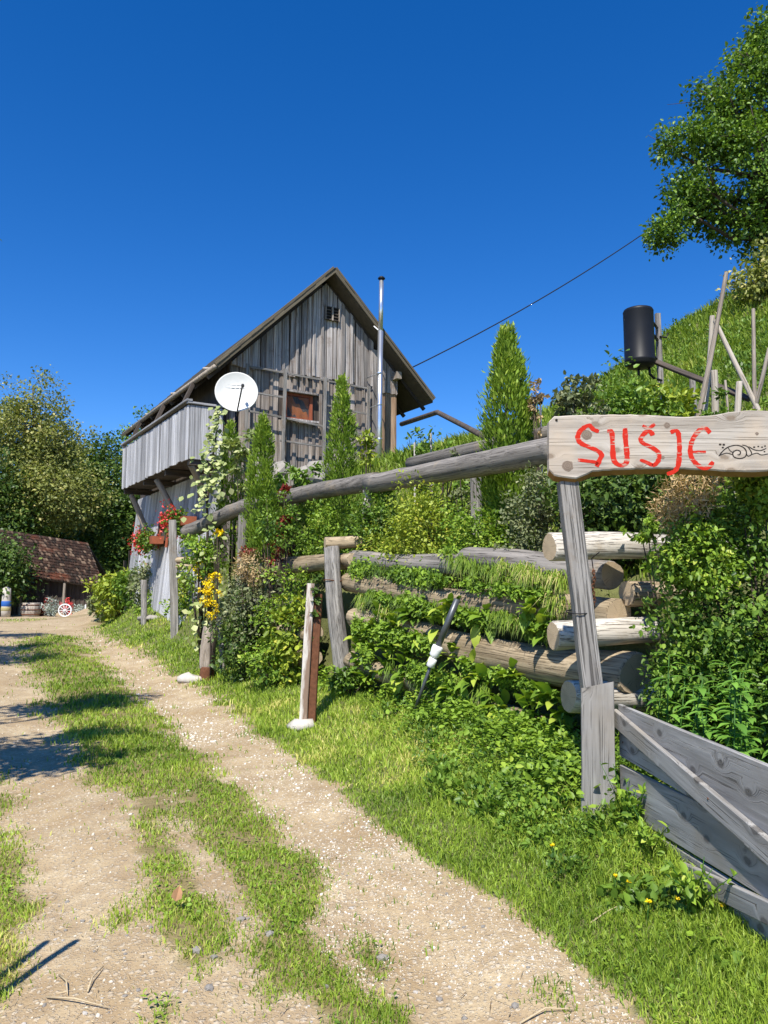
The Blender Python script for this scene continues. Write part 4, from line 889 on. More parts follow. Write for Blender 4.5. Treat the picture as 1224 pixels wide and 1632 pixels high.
shrub('shrub', 'lime leafed vine at the foot of the tank stake', 1060, 625, 8.6, 40, 32, 'lime', 1200, .075, 'l')
shrub('shrub', 'dark twiggy shrub poking up left of the tank', 925, 640, 8.3, 45, 38, 'grey', 1300, .06, 'l')
shrub('shrub', 'lime leaves peeping over the sign at the right edge', 1205, 660, 7.2, 32, 22, 'lime', 500, .07, 'l')
shrub('shrub', 'low shrub on the bank between the two bean pole groups', 1150, 640, 8.2, 30, 22, 'mid', 500, .06, 'l')
shrub('shrub', 'sparse dark twigs with leaves right of the cabin', 700, 715, 12.2, 48, 30, 'mid', 420, .085, 'l')
shrub('shrub', 'small bushy plant behind the handrail between cabin and big conifer', 745, 712, 10.8, 34, 22, 'grey', 700, .06, 'l')
shrub('shrub', 'leaf spray at the cabin corner above the handrail', 665, 700, 14.5, 18, 34, 'mid', 180, .09, 'l')
shrub('shrub', 'brown-tinged twigs right of the tallest conifer', 858, 640, 8.9, 16, 48, 'drygrass', 380, .05)
shrub('shrub', 'broad-leaved plant among the boulders under the window', 470, 765, 14., 40, 24, 'mid', 330, .12, 'l')
shrub('shrub', 'pale broad leaves between the two left small conifers', 392, 730, 14.3, 26, 60, 'hop', 420, .12, 'l')
shrub('shrub', 'leafy plant between slim conifer and handrail post', 445, 830, 11.9, 32, 42, 'mid', 1500, .055)
shrub('shrub', 'shrub filling the bank right of the slim conifer', 490, 815, 11.7, 26, 45, 'mid', 1300, .055)
shrub('shrub', 'light green hanging leaves beside the gable corner post', 585, 720, 13., 16, 34, 'lime', 260, .085, 'l')
# flower bed at the far end of the wall
shrub('flower_bed_plant', 'dark grey-green perennial clump left of the white post', 405, 955, 12.0, 52, 70, 'grey', 4200, .06, cat='plant')
shrub('flower_bed_plant', 'deep green drooping plant over the far low logs', 395, 1000, 11.9, 45, 38, 'deep', 2600, .06, cat='plant')
shrub('flower_bed_plant', 'lime hosta-like plant beside the white post', 462, 960, 11.0, 34, 32, 'lime', 620, .085, 'l', cat='plant')
shrub('flower_bed_plant', 'bright plant under the tan log left of the leaning post', 455, 925, 11.2, 48, 24, 'bright', 1900, .05, cat='plant')
shrub('flower_bed_plant', 'low leafy plant between white post and leaning post', 558, 1085, 9.6, 32, 24, 'mid', 900, .055, 'l', cat='plant')
shrub('flower_bed_plant', 'small dark plant climbing the white post', 503, 965, 8.95, 13, 55, 'deep', 300, .06, 'l', cat='plant', hang=True)
shrub('flower_bed_plant', 'leafy plants under the handrail end near the stump', 330, 880, 14.4, 40, 45, 'bright', 2000, .075, cat='plant')
shrub('flower_bed_plant', 'green plants around the foot of the tall rail post', 318, 960, 17.8, 42, 38, 'bright', 2400, .075, cat='plant')
shrub('flower_bed_plant', 'pale green plants below the geranium window', 250, 935, 21.5, 42, 38, 'grey', 2600, .1, cat='plant')
shrub('shrub', 'light green big-leaved shrub on the mound left of the cabin', 190, 945, 23.5, 42, 32, 'lime', 2600, .13, 'l')
shrub('shrub', 'yellowish shrub at the track bend near the shed', 170, 962, 25.5, 26, 20, 'grey', 1500, .12)
shrub('shrub', 'olive leafy bush hugging the cabin lower corner', 222, 935, 22.6, 36, 32, 'mid', 2600, .11, 'l')
shrub('red_creeper', 'dark red creeper trailing over the far top log', 430, 882, 12.2, 44, 17, 'redleaf', 800, .045, cat='creeper', hang=True)
shrub('red_creeper', 'wine red creeper strand hanging from the handrail', 452, 820, 12.0, 13, 60, 'redleaf', 520, .06, cat='creeper', hang=True)
shrub('dry_plant', 'beige dried plant around the far log end', 400, 905, 11.8, 30, 26, 'drygrass', 1300, .06, aspect=.25, cat='plant')
shrub('yellow_flowers', 'tall spray of orange-yellow flowers above the stump post', 338, 950, 12.5, 17, 46, 'yellow', 1500, .03, 'd', aspect=.8, cat='flowers', hang=True)
shrub('yellow_flowers', 'yellow blossom clump in the bed under the handrail end', 322, 905, 14.3, 16, 14, 'yellow', 260, .04, aspect=.8, cat='flowers')
shrub('yellow_flowers', 'single yellow bloom cluster below the round rail end', 347, 850, 13.4, 7, 7, 'yellow', 90, .045, aspect=.8, cat='flowers', hang=True)
shrub('flower_bed_plant', 'low bright edging plants left of the white post foot', 440, 1040, 11.2, 50, 24, 'bright', 1700, .055, cat='plant')
shrub('flower_bed_plant', 'leafy cover on the bank beside the stump post', 370, 1015, 13.2, 34, 34, 'mid', 1700, .06, cat='plant')
shrub('flower_bed_plant', 'bright weeds on the bank under the handrail end', 305, 925, 18.2, 34, 30, 'lime', 1500, .08, cat='plant')
shrub('flower_bed_plant', 'green weeds left of the tall rail post', 252, 968, 21.0, 30, 24, 'bright', 1900, .09, cat='plant')
# climbing plant: every leaf its own piece
cl = thing('climbing_plant', at(335, 855, 14.3), 'tall pale climber winding up a pole left of the conifers', 'climber')
lv = [(0, 0, 0), (.16, .2, .03), (.45, .5, .06), (.85, .3, .03), (1.1, 0, -.05), (.85, -.3, .03), (.45, -.5, .06), (.16, -.2, .03)]
lme = bpy.data.meshes.new('leaf'); lme.from_pydata([(a, b, c) for a, b, c in lv], [], [(0, 1, 2, 3, 4), (0, 4, 5, 6, 7)]); lme.materials.append(M['hop'])
at_ = lme.attributes.new('tint', 'FLOAT', 'POINT'); at_.data.foreach_set('value', np.full(8, .62, np.float32))
lme2 = lme.copy(); lme2.attributes['tint'].data.foreach_set('value', np.full(8, .95, np.float32)); lme3 = lme.copy(); lme3.attributes['tint'].data.foreach_set('value', np.full(8, .3, np.float32))
CPTS = [at(338, 862, 14.3), at(330, 800, 14.35), at(338, 735, 14.4), at(350, 655, 14.5)]; CPTS[0].z = zg(CPTS[0].x, CPTS[0].y)-.05
tube('stem', CPTS, [.03, .025, .02, .01], M['bark'], cl, 6)
for i in range(298):
    q = random.random()**.9; k = q*3; j = min(int(k), 2); c = CPTS[j].lerp(CPTS[j+1], k-j); wdt = lerp(.42, .1, q)
    if q < .02: continue
    off = Vector((random.gauss(0, wdt*.6), random.gauss(-.1, wdt*.4), random.gauss(0, .08))); s = random.uniform(.075, .13)*lerp(1.1, .9, q)
    x = Vector((random.gauss(0, .5), random.gauss(-.5, .4), random.gauss(-.7, .3))).normalized(); y = Vector((0, -.6, .7)).cross(x).normalized(); z = x.cross(y)
    mm = Matrix((x*s, y*s, z*s)).transposed().to_4x4(); mm.translation = c+off
    link(bpy.data.objects.new('leaf', random.choice((lme, lme, lme2, lme3))), cl, mm)
# dock plants rooted between the logs: every large leaf is its own piece
dv, df = [], []
for i in range(5):
    t = i/4; w = [.05, .34, .40, .26, .0][i]; zc = .12*math.sin(t*2.2)-.22*t*t
    dv += [(t, w*.5, zc+.05*(i in (1, 2, 3))), (t, 0, zc), (t, -w*.5, zc+.05*(i in (1, 2, 3)))]
    if i: o_ = 3*(i-1); df += [(o_, o_+1, o_+4, o_+3), (o_+1, o_+2, o_+5, o_+4)]
def dockmesh(v, mat):
    m = bpy.data.meshes.new('leaf'); m.from_pydata(dv, [], df); m.materials.append(M[mat]); a = m.attributes.new('tint', 'FLOAT', 'POINT'); a.data.foreach_set('value', np.full(len(dv), v, np.float32))
    m.polygons.foreach_set('use_smooth', [True]*len(df)); return m
DM = [dockmesh(v, 'bright') for v in (.3, .5, .7, .95)]; NM = [dockmesh(v, 'nettle') for v in (.25, .5, .8)]
DOCK = [(600, 1010), (625, 1035), (650, 1050), (655, 985), (700, 990), (640, 1085), (700, 1080), (575, 1030), (730, 1045), (610, 985), (780, 1105), (815, 1080), (850, 1125), (880, 1120), (765, 1075), (885, 1165), (870, 1000), (850, 975), (570, 1065), (680, 1110), (835, 1160), (720, 965), (775, 980), (905, 1140), (590, 1045), (615, 1065), (660, 1075), (590, 1080), (745, 1090), (800, 1130), (720, 1105), (860, 1150), (675, 1015), (635, 1000)]
def docrow(px, py):
    e = [np.interp(px, [560, 975], v) for v in ((889, 916), (930, 981), (985, 1076), (1052, 1185))]; k = sum(py > q for q in e); return ('on the topmost log', 'hanging under the topmost log', 'on the ledge of the second log', 'on the ledge of the third log', 'below the lowest log')[k]
ORD = 'first second third fourth fifth sixth seventh eighth ninth tenth eleventh twelfth thirteenth fourteenth fifteenth sixteenth seventeenth eighteenth nineteenth twentieth'.split()
dcount = {}
for (px, py) in sorted(DOCK):
    row_ = docrow(px, py); dcount[row_] = dcount.get(row_, 0)+1; dlab = 'broad-leaved plant '+row_+', '+ORD[dcount[row_]-1]+' from the leaning post'
    off = np.interp(py, [900, 980, 1075, 1160], [-.1, -.16, -.24, -.32]); p = onw(px, py, float(off))
    t = thing('dock_plant', p, dlab, 'plant', 'broad-leaved plants between the wall logs')
    for k in range(random.randint(9, 14)):
        a = random.uniform(-2.0, .6)-.3; d = Vector((math.sin(a), -math.cos(a)*.9-.15, 0)); d = Vector((random.gauss(-.35, .55), random.gauss(-.75, .3), random.gauss(.25, .45))).normalized()
        s = random.uniform(.13, .29); y = Vector((0, 0, 1)).cross(d).normalized(); z = d.cross(y)
        if random.random() < .5: y = (y+z*random.uniform(-.6, .6)).normalized(); z = d.cross(y)
        mm = Matrix((d*s, y*s, z*s)).transposed().to_4x4(); mm.translation = p+Vector((random.gauss(0, .05), random.gauss(0, .03)+.02, random.gauss(0, .04)))
        link(bpy.data.objects.new('leaf', random.choice(DM)), t, mm)
# nettles beyond the gate
k = 0
for (px, y) in sorted((random.uniform(1030, 1260), random.uniform(3.9, 5.3)) for _ in range(26)):
    b = at(px, 1250, y); x_ = b.x
    if x_ < 1.66+.07*(5-y): continue
    z0 = zg(x_, b.y); h = random.uniform(.62, .92)
    k += 1; t = thing('nettle', (x_, b.y, z0), 'green nettle stalk behind the plank gate, '+(ORD+['twenty-first', 'twenty-second', 'twenty-third', 'twenty-fourth', 'twenty-fifth', 'twenty-sixth'])[k-1]+' counted from the gate post', 'nettle', 'nettles behind the gate')
    lx, ly = random.gauss(0, .08), random.gauss(-.05, .08)
    tube('stem', [(x_, b.y, z0-.03), (x_+lx*.4, b.y+ly*.4, z0+h*.5), (x_+lx, b.y+ly, z0+h)], [.007, .005, .003], M['nettle'], t, 4)
    for j in range(9):
        q = .35+.65*j/8; a = (j % 2)*1.57+random.uniform(-.3, .3); c = Vector((x_+lx*q, b.y+ly*q, z0+h*q))
        for sg in (0, math.pi):
            d = Vector((math.cos(a+sg), math.sin(a+sg), random.uniform(-.3, .35))).normalized(); s = random.uniform(.09, .15)*(1.15-.35*q); y_ = Vector((0, 0, 1)).cross(d).normalized(); z_ = d.cross(y_)
            mm = Matrix((d*s, y_*s, z_*s)).transposed().to_4x4(); mm.translation = c; link(bpy.data.objects.new('leaf', random.choice(NM)), t, mm)
# geranium boxes on the cabin's lower wall
for (px, py, lab) in [(243, 862, 'red geraniums in a terracotta box under the lower cabin window'), (292, 832, 'vivid red geraniums by the balcony brace, nearer of the two boxes')]:
    s, z = hside(px, py, OL-.45); p = HP(OL-.45, s, z)
    t = thing('geranium_box', p, lab, 'flower box', 'geranium boxes on the cabin')
    hb = hpoly('box', [(OL-.58, z-.1), (OL-.3, z-.1), (OL-.28, z+.1), (OL-.6, z+.1)], s-.5, s+.35, M['box'], t)
    for mt, n, L, dz, sp in (('mid', 900, .08, -.0, .26), ('redpetal', 500, .065, .0, .3)):
        P = np.array(HP(OL-.62, s, z+dz))+rng.normal(size=(n, 3))*np.array([.16, .16, sp*.8])*.7
        if mt == 'redpetal': P += np.array(-hg)*.12+np.array(ha)*.12
        P2 = P; out = nrmz(P2-np.array(p)); o = bigmesh('leaves' if mt == 'mid' else 'blossoms', [leafcloud(P2, out, np.zeros(n), L, 'd', .8)], M[mt], t); o['kind'] = 'stuff'
# ------------------------------------------------------------------ trees
def tree(name, label, base, top, crowns, mat, L, kind='d', trunk=.2, group=None, ncl=40, per=60, spread=.9, aspect=.6, shell=.4, cat='tree', lo=.2, hi=.8, limbs=16, leafmul=1., twigs=0):
    """crowns: list of (centre, radii, weight); clumps of leaves through each"""
    b = Vector(base); t = thing(name, b, label, cat, group); parts, cen = [], []
    for c, r, w in crowns:
        P, out, tc, cc = cloud(c, r, max(4, int(ncl*w)), per*leafmul, spread, shell); parts.append(leafcloud(P, out, tc, L, kind, aspect, .25, lo, hi)); cen.append(cc)
    o = bigmesh('crown', parts, M[mat], t); o['kind'] = 'stuff'
    top = Vector(top); H = (top-b).length; lst = []; pts = []
    for i in range(7):
        q = i/6; pts.append(b.lerp(top, q)+Vector((math.sin(q*5+b.x), math.cos(q*4+b.y), 0))*trunk*.6*q-Vector((0, 0, .15 if i == 0 else 0)))
    lst.append(tube_arr(pts, [trunk*(1.25 if i == 0 else 1-.14*i) for i in range(7)], 9))
    cc = np.concatenate(cen); sel = cc[rng.choice(len(cc), min(limbs, len(cc)), False)]
    for e in sel:
        e = Vector(e); q = min(.95, max(.25, (e.z-b.z)/H*.72)); s = b.lerp(top, q); m = s.lerp(e, .5)+Vector((0, 0, -.06*(e-s).length))+Vector((random.gauss(0, 1), random.gauss(0, 1), random.gauss(0, 1)))*.05*(e-s).length
        k = trunk*(1-.75*q); lst.append(tube_arr([s, s.lerp(m, .5), m, e], [k*.6, k*.45, k*.32, k*.1+.006], 6))
        for j in range(twigs):
            f = e+Vector((random.gauss(0, 1), random.gauss(0, 1), random.gauss(0, .8)))*spread*.9; lst.append(tube_arr([m.lerp(e, .6), f], [k*.14+.006, .006], 4))
    merged('trunk', lst, M['bark'], t); return t
# right-hand tree on the crest
def C3(px, py, y, rx, ry, rd=None, w=1.): k = y/F; c = at(px, py, y); return (c, (rx*k, (rd or rx)*k, ry*k), w)
ty = 22.; tb = at(1222, 470, ty); tb.z = zg(tb.x, tb.y)
tree('broadleaf_tree', 'big dark green broadleaf tree on the hill crest, cut by the right edge', tb, at(1232, 150, ty),
     [C3(1180, 270, ty, 105, 90, None, 1.1), C3(1215, 150, ty, 82, 95, None, .9), C3(1108, 325, ty, 68, 34, 50, .5), C3(1238, 55, ty, 46, 55, None, .35), C3(1300, 200, ty, 110, 160, None, 1.1), C3(1160, 200, ty, 72, 58, None, .6), C3(1066, 375, ty, 38, 24, 30, .2), C3(1255, 330, ty, 70, 60, None, .6), C3(1098, 225, ty, 52, 22, None, .28), C3(1196, 92, ty, 40, 34, None, .24), C3(1135, 150, ty, 34, 24, None, .16), C3(1085, 300, ty, 34, 18, None, .14), C3(1180, 365, ty, 60, 26, None, .3), C3(1250, 400, ty, 60, 34, None, .35)],
     'mid', .11, 'l', .26, None, 88, 74, .42, .7, .3, limbs=34, twigs=3, lo=.05, hi=.8)
ty = 20.5; tb = at(1215, 500, ty); tb.z = zg(tb.x, tb.y)
tree('hill_bush', 'leafy bush below the big tree on the hill crest', tb, at(1212, 440, ty), [C3(1205, 452, ty, 48, 30), C3(1240, 430, ty, 40, 45)], 'autumn', .13, 'l', .08, None, 24, 55, .5, .7, .3, cat='bush', limbs=10)
# wood behind the yard: each tree its own
def wood_tree(label, px, ytop, ybot, y, wpx, mat, ncl, per, name='woodland_tree', extra=(), L=.21, lo=.15, hi=.8, spread=1.1, shell=.35, twigs=0):
    cx = at(px, (ytop+ybot)/2, y); tp = at(px, lerp(ytop, ybot, .16), y); b = Vector((cx.x, cx.y, zg(cx.x, cx.y)))
    cs = [C3(px, lerp(ytop, ybot, .45), y, wpx*.85, (ybot-ytop)*.42), C3(px+wpx*.25, lerp(ytop, ybot, .65), y, wpx, (ybot-ytop)*.3, None, .6)]+[C3(*e) for e in extra]
    tree(name, label, b, tp, cs, mat, L, 'd', .22, 'trees behind the yard', int(ncl*1.25), per*1.25, spread*.92, .65, shell, limbs=14, lo=lo, hi=hi, twigs=twigs)
wood_tree('tall airy yellow-green tree at the left edge behind the shed', 55, 572, 850, 44, 78, 'autumn', 85, 95, extra=((95, 790, 43, 85, 55, None, .7), (25, 700, 44, 60, 80, None, .6)), L=.17, spread=.95, shell=.25, twigs=3)
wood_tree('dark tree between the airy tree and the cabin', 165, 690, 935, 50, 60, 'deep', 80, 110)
wood_tree('olive tree with lit crown right behind the shed roof', 120, 680, 880, 52, 52, 'autumn', 70, 105)
wood_tree('green tree whose top shows left of the cabin eave', 222, 638, 900, 56, 44, 'mid', 75, 100, twigs=2)
wood_tree('thin-topped tree peeking over the cabin roof edge', 275, 622, 850, 60, 36, 'mid', 35, 60, twigs=3)
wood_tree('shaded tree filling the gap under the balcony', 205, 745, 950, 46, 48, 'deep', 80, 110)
wood_tree('dark low tree in front of the shed left end', -2, 858, 965, 34, 24, 'deep', 45, 90, L=.16)
wood_tree('lower dark tree at the far left edge of the yard', -20, 720, 960, 41, 70, 'deep', 80, 110)
wood_tree('background tree closing the wood behind the shed', 70, 740, 930, 58, 95, 'deep', 110, 110, L=.36)
wood_tree('background tree closing the wood beside the cabin', 175, 790, 950, 58, 75, 'deep', 90, 110, L=.36)
wood_tree('tall tree just out of the left edge of the wood', -90, 600, 930, 47, 90, 'mid', 80, 90)
wood_tree('distant tree hidden mostly by the cabin', 330, 700, 930, 62, 70, 'deep', 80, 90, L=.36)
# roadside trees left of the view; their crowns shade the track
for (x, y, h, cr, lab) in [(-6.6, 4.6, 6.6, [(-4.95, 6.2, 6.9, .7, .4, .35), (-5.2, 7.3, 4.8, .9, .4, .35), (-3.9, 5.75, 4.4, .65, .32, .3), (-4.6, 5.0, 4.2, .9, .4, .35), (-3.75, 4.75, 4.0, .7, .3, .3), (-6.8, 4.8, 5.5, 1.3, 1., 1.)], 'roadside tree whose shade falls across the grassy middle strip'),
                        (-8.9, 10.6, 7.5, [(-8.1, 11.8, 5.4, 1., .7, .5), (-8.9, 13.4, 5.6, .9, .6, .5), (-9.4, 10.6, 6.2, 1.3, 1.2, 1.)], 'roadside tree shading the far left rut'),
                        (-11.5, 16.5, 8., [(-10.2, 16.5, 5.6, 1.2, .7, .5), (-11.6, 16.6, 6.2, 1.5, 1.3, 1.1)], 'roadside tree shading the yard entrance')]:
    tree('roadside_tree', lab, (x, y, zg(x, y)), (x+.2, y, h), [((a, b, c), (r0, r1, r2), .5+r0*r0) for a, b, c, r0, r1, r2 in cr], 'mid', .1, 'd', .14, 'roadside trees', 22, 75, .36, .6, .1, twigs=1)
# ------------------------------------------------------------------ shed and yard things
def shed():
    A, B = at(167, 936, 36.), at(-60, 903, 34.5); Cc, Dd = at(140, 866, 38.6), at(-80, 832, 37.2)     # eave right, eave left, ridge right, ridge left
    t = thing('wooden_shed', (A.x-2, A.y, zg(A.x, A.y)), 'old low shed with rusty red shingle roof at the end of the track', 'shed')
    n = (B-A).cross(Cc-A).normalized(); n = n if n.z > 0 else -n
    def q(u, v): return A.lerp(B, u).lerp(Cc.lerp(Dd, u), v)
    th = n*-.08
    V = [q(0, 0), q(1, 0), q(1, 1), q(0, 1)]; V += [v+th for v in V]
    rf = mesh('roof', V, [(0, 1, 2, 3), (7, 6, 5, 4), (0, 4, 5, 1), (1, 5, 6, 2), (2, 6, 7, 3), (3, 7, 4, 0)], M['darkwood'], t)
    back = Vector((.25, 1.0, 0)).normalized(); E1, E2 = Cc+back*2.3, Dd+back*2.3; E1.z = A.z+.1; E2.z = B.z+.1
    V = [Cc+n*.01, Dd+n*.01, E2, E1]; V += [v-Vector((0, 0, .08)) for v in V]
    mesh('back_roof', V, [(3, 2, 1, 0), (4, 5, 6, 7), (0, 4, 7, 3), (1, 2, 6, 5), (2, 3, 7, 6), (0, 1, 5, 4)], M['darkwood'], t)
    parts = []; rows, cols = 15, 58
    Vs, Fs, Ts = [], [], []
    for r in range(rows):
        for c in range(cols):
            u0 = (c+.5*(r % 2)+random.uniform(-.1, .1))/cols; u1 = u0+.93/cols; v0 = (r-.12+random.uniform(-.08, .08))/rows; v1 = (r+1.15)/rows
            if u1 > 1: continue
            l0, l1 = .05+random.uniform(0, .03), .008; o = len(Vs)
            for (a, b, l) in ((u0, v0, l0), (u1, v0, l0+random.uniform(-.01, .01)), (u1, v1, l1), (u0, v1, l1), (u0, v0, l0-.035), (u1, v0, l0-.035)): Vs.append(q(a, b)+n*l)
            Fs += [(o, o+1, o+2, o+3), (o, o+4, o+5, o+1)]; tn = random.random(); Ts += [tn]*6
    N = NT('old_red_shingle_shaded'); f = N.n('Attribute', attribute_name='tint').outputs['Fac']; v = N.n('TexCoord').outputs['Object']
    c = N.ramp(f, [(0, (.012, .009, .007)), (.45, (.028, .014, .01)), (.8, (.055, .03, .02)), (1, (.18, .125, .085))]).outputs[0]  # shingle tones darkened: the trees' shade on the roof is put into the colour
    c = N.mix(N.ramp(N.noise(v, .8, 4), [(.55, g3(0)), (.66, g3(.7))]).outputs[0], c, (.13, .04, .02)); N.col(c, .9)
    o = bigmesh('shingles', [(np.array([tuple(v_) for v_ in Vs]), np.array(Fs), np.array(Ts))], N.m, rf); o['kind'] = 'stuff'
    inn = Vector((.2, 1, 0)).normalized()*.55
    for k in range(30):                      # front wall boards
        u = .02+k/30*.96; a = A.lerp(B, u)+inn; zb = zg(a.x, a.y); board('wall_board', (a.x, a.y, zb-.1), (a.x, a.y, a.z+.35), .24, .03, M['darkwood'], t, (0, -1, 0))
    for k in range(8):
        a = A+inn*1.0+back*(.25+k*.42); board('side_board', (a.x, a.y, zg(a.x, a.y)-.1), (a.x, a.y, min(Cc.z, A.z+.3+(k*.5 if k < 5 else (8-k)*.6))), .4, .03, M['darkwood'], t, (1, 0, 0))
    for u in (.02, .3, .6): a = A.lerp(B, u)+inn*.15; log('post', (a.x, a.y, zg(a.x, a.y)-.1), (a.x, a.y, a.z+.05), .07, .06, [M['pole'], M['greyend']], t, 4, 8, .01, .04)
shed()
def gpos(px, y): a = at(px, 980, y); return Vector((a.x, a.y, zg(a.x, a.y)))
b = gpos(49, 33.8); br = thing('barrel', b, 'half wooden barrel planter with iron hoops beside the shed', 'barrel')
NS = 16
for k in range(NS):
    V, Fs = [], []
    for i, (z, r) in enumerate([(0, .34), (.2, .40), (.4, .405), (.6, .36)]):
        for rr in (r, r-.03):
            for aa in (k, k+.96): a = 2*math.pi*aa/NS; V.append((rr*math.cos(a), rr*math.sin(a), z))
        if i:
            o = 4*(i-1); Fs += [(o, o+1, o+5, o+4), (o+3, o+2, o+6, o+7), (o+1, o+3, o+7, o+5), (o+2, o, o+4, o+6)]
    Fs += [(0, 2, 3, 1), (12, 13, 15, 14)]; mesh('stave', V, Fs, M['lightpole'], br, Matrix.Translation(b))
for z, r in ((.1, .378), (.3, .412), (.5, .392)): lathe('hoop', [(r, -.02), (r+.008, -.02), (r+.008, .02), (r, .02)], M['rust'], br, b+Vector((0, 0, z)), sides=24)
lathe('soil', [(.01, -.02), (.34, -.02), (.34, .0), (.01, .02)], M['brownbark'], br, b+Vector((0, 0, .54)))
b = gpos(9, 33.); hv = thing('striped_post', b, 'whitish painted post with blue band at the left edge of the yard', 'post')
lathe('post_body', [(.18, 0), (.19, .3), (.175, .9), (.165, 1.22), (.05, 1.28)], M['whitestone'], hv, b, sides=16)
lathe('blue_band', [(.183, .45), (.196, .47), (.194, .66), (.18, .68)], plain('blue_paint', (.03, .12, .42), .6), hv, b, sides=16)
lathe('ochre_band', [(.187, .26), (.199, .28), (.198, .4), (.185, .42)], plain('ochre_paint', (.38, .33, .16), .7), hv, b, sides=16)
c = gpos(104, 33.6)+Vector((0, -.05, .27)); wh = thing('wagon_wheel', c-Vector((0, 0, .27)), 'small white spoked wagon wheel between two silvery bushes', 'wheel')
def circ(r, n=28): return [c+Vector((r*math.cos(t), .12*r*math.cos(t), r*math.sin(t))) for t in np.linspace(0, 2*math.pi, n+1)[:-1]]
tube('rim', circ(.26), .03, M['white'], wh, 8, True); lathe('hub', [(.03, -.05), (.05, -.04), (.05, .04), (.03, .05)], M['white'], wh, c, (0, -1, 0), 12)
for k in range(10): t = k*math.pi/5; tube('spoke', [c, c+Vector((.25*math.cos(t), .03*math.cos(t), .25*math.sin(t)))], .012, M['white'], wh, 6)
shrub('silver_bush', 'silvery bush left of the white wagon wheel', 84, 968, 33.9, 16, 14, 'silver', 900, .1, aspect=.3, group='silver bushes by the shed')
shrub('silver_bush', 'silvery bush right of the white wagon wheel', 124, 970, 33.9, 12, 11, 'silver', 700, .1, aspect=.3, group='silver bushes by the shed')
shrub('red_flowers', 'red flowering plant just above the wagon wheel', 106, 957, 34.6, 11, 7, 'redpetal', 240, .07, cat='flowers')
shrub('dry_bush', 'brown dry bush between barrel and silvery bushes', 66, 958, 34.5, 14, 10, 'redleaf', 300, .12, cat='bush')
shrub('shrub', 'rounded green-brown bush right of the shed corner', 158, 968, 30.5, 12, 14, 'grey', 800, .11)
b = gpos(136, 33.7); tag(board('thin_stake', b-Vector((0, 0, .1)), b+Vector((0, 0, .52)), .06, .05, M['white'], None, (0, -1, 0)), 'thin white stake right of the silvery bushes', 'stake')
# ------------------------------------------------------------------ grass
def scatter(n, rmin, rmax, a0=-.62, a1=.62, p=0.):
    q = rng.random(n); r = rmin*(rmax/rmin)**q if p == 0 else (rmin**p+q*(rmax**p-rmin**p))**(1/p)
    a = rng.uniform(a0, a1, n); return r*np.sin(a), r*np.cos(a), r
def drop(x, y, sink=.004): return np.stack([x, y, zt(x, y)-sink], 1)
x, y, r = scatter(800000, 2.3, 34, -.62, .8)
m = grassmask(x, y, .055) | ((rng.random(len(x)) < .02) & (fnoise(x*1.7, y*1.7+9) > .5)); w, t = wcoord(x, y); u = x-xr(y)
inside = (w < -.12) | (t < -.25) | (y > 14)
m &= inside & (w < np.where(t < -.25, 4.5, lerp(1.2, 3.5, sstep(y, 14, 18))))
dens = np.where(u > 0, .93, .6)*np.where(u > 0, .75+.25*sstep(fnoise(x*2.9, y*2.9+4), .3, .5), 1.25*sstep(fnoise(x*3.2, y*3.2), .15, .5)); m &= rng.random(len(x)) < dens
dry = fnoise(x*.9+3, y*.9+8); x, y, r, u = x[m], y[m], r[m], u[m]; dry = dry[m]
tall = np.where(u > 0, sstep(u, .1, 1.4)*sstep(r, 9, 4.5), 0)
H = rng.uniform(.4, 1.25, len(x))*(.55+.9*fnoise(x*2.7+60, y*2.7+21))*lerp(np.where(u > 0, .055, .042), .15, tall)*np.clip(r/6, .9, 1.6); W = np.clip(.0022+.00095*r, .0042, .02)*rng.uniform(.7, 1.3, len(x))
le = rng.normal(0, .55, (len(x), 2)); ti = np.clip(rng.normal(.5, .2, len(x))+(dry-.5)*1.1+(fnoise(x*3+5, y*3+70)-.5)*.5+np.where(u > 0, .03, -.04), 0, 1)
tag(blades('grass', drop(x, y), H, W, le, ti, M['lawn']), 'short green grass on the verge and the middle strip of the track', 'grass', None, 'stuff')
# longer grass on the hillside and bank
n = 100000; x = rng.uniform(-4, 19, n); y = rng.uniform(3, 24.5, n); w, t = wcoord(x, y)
m = (w > .5) & ~((np.abs((x+1.19)*.852+(y-18)*.523+.28) < 2.3) & ((x+1.19)*-.523+(y-18)*.852 > .2)) & ((t > -1) | (w > 2)) & (x < 1.1*y); x, y = x[m], y[m]; r = np.hypot(x, y)
H = rng.uniform(.12, .34, len(x))*np.clip(r/14, .6, 1.2); le = rng.normal(0, .5, (len(x), 2))+np.array([-.25, -.15])
ti = np.clip(rng.normal(.5, .2, len(x))+(fnoise(x*.6, y*.6)-.5)*.9, 0, 1)
tag(blades('hill_grass', drop(x, y, .02), H, .008+.0016*r, le, ti, M['hill']), 'longer meadow grass covering the steep hillside on the right', 'grass', None, 'stuff')
cx_ = rng.uniform(1.5, 15, 900); cy_ = rng.uniform(7.5, 23, 900); w, t = wcoord(cx_, cy_); m = (w > 1.5) & (cx_ < .95*cy_) & (fnoise(cx_*.5+3, cy_*.5) > .42); cx_, cy_ = cx_[m], cy_[m]
ii = np.repeat(np.arange(len(cx_)), 38); d_ = rnd_unit(len(ii)); d_[:, 2] = np.abs(d_[:, 2]); sz = rng.uniform(.12, .34, len(cx_))[ii]
P = np.stack([cx_[ii]+d_[:, 0]*sz, cy_[ii]+d_[:, 1]*sz, np.zeros(len(ii))], 1); P[:, 2] = zt(P[:, 0], P[:, 1])+.03+d_[:, 2]*sz*1.1; lf = rng.uniform(.05, .1, len(ii))
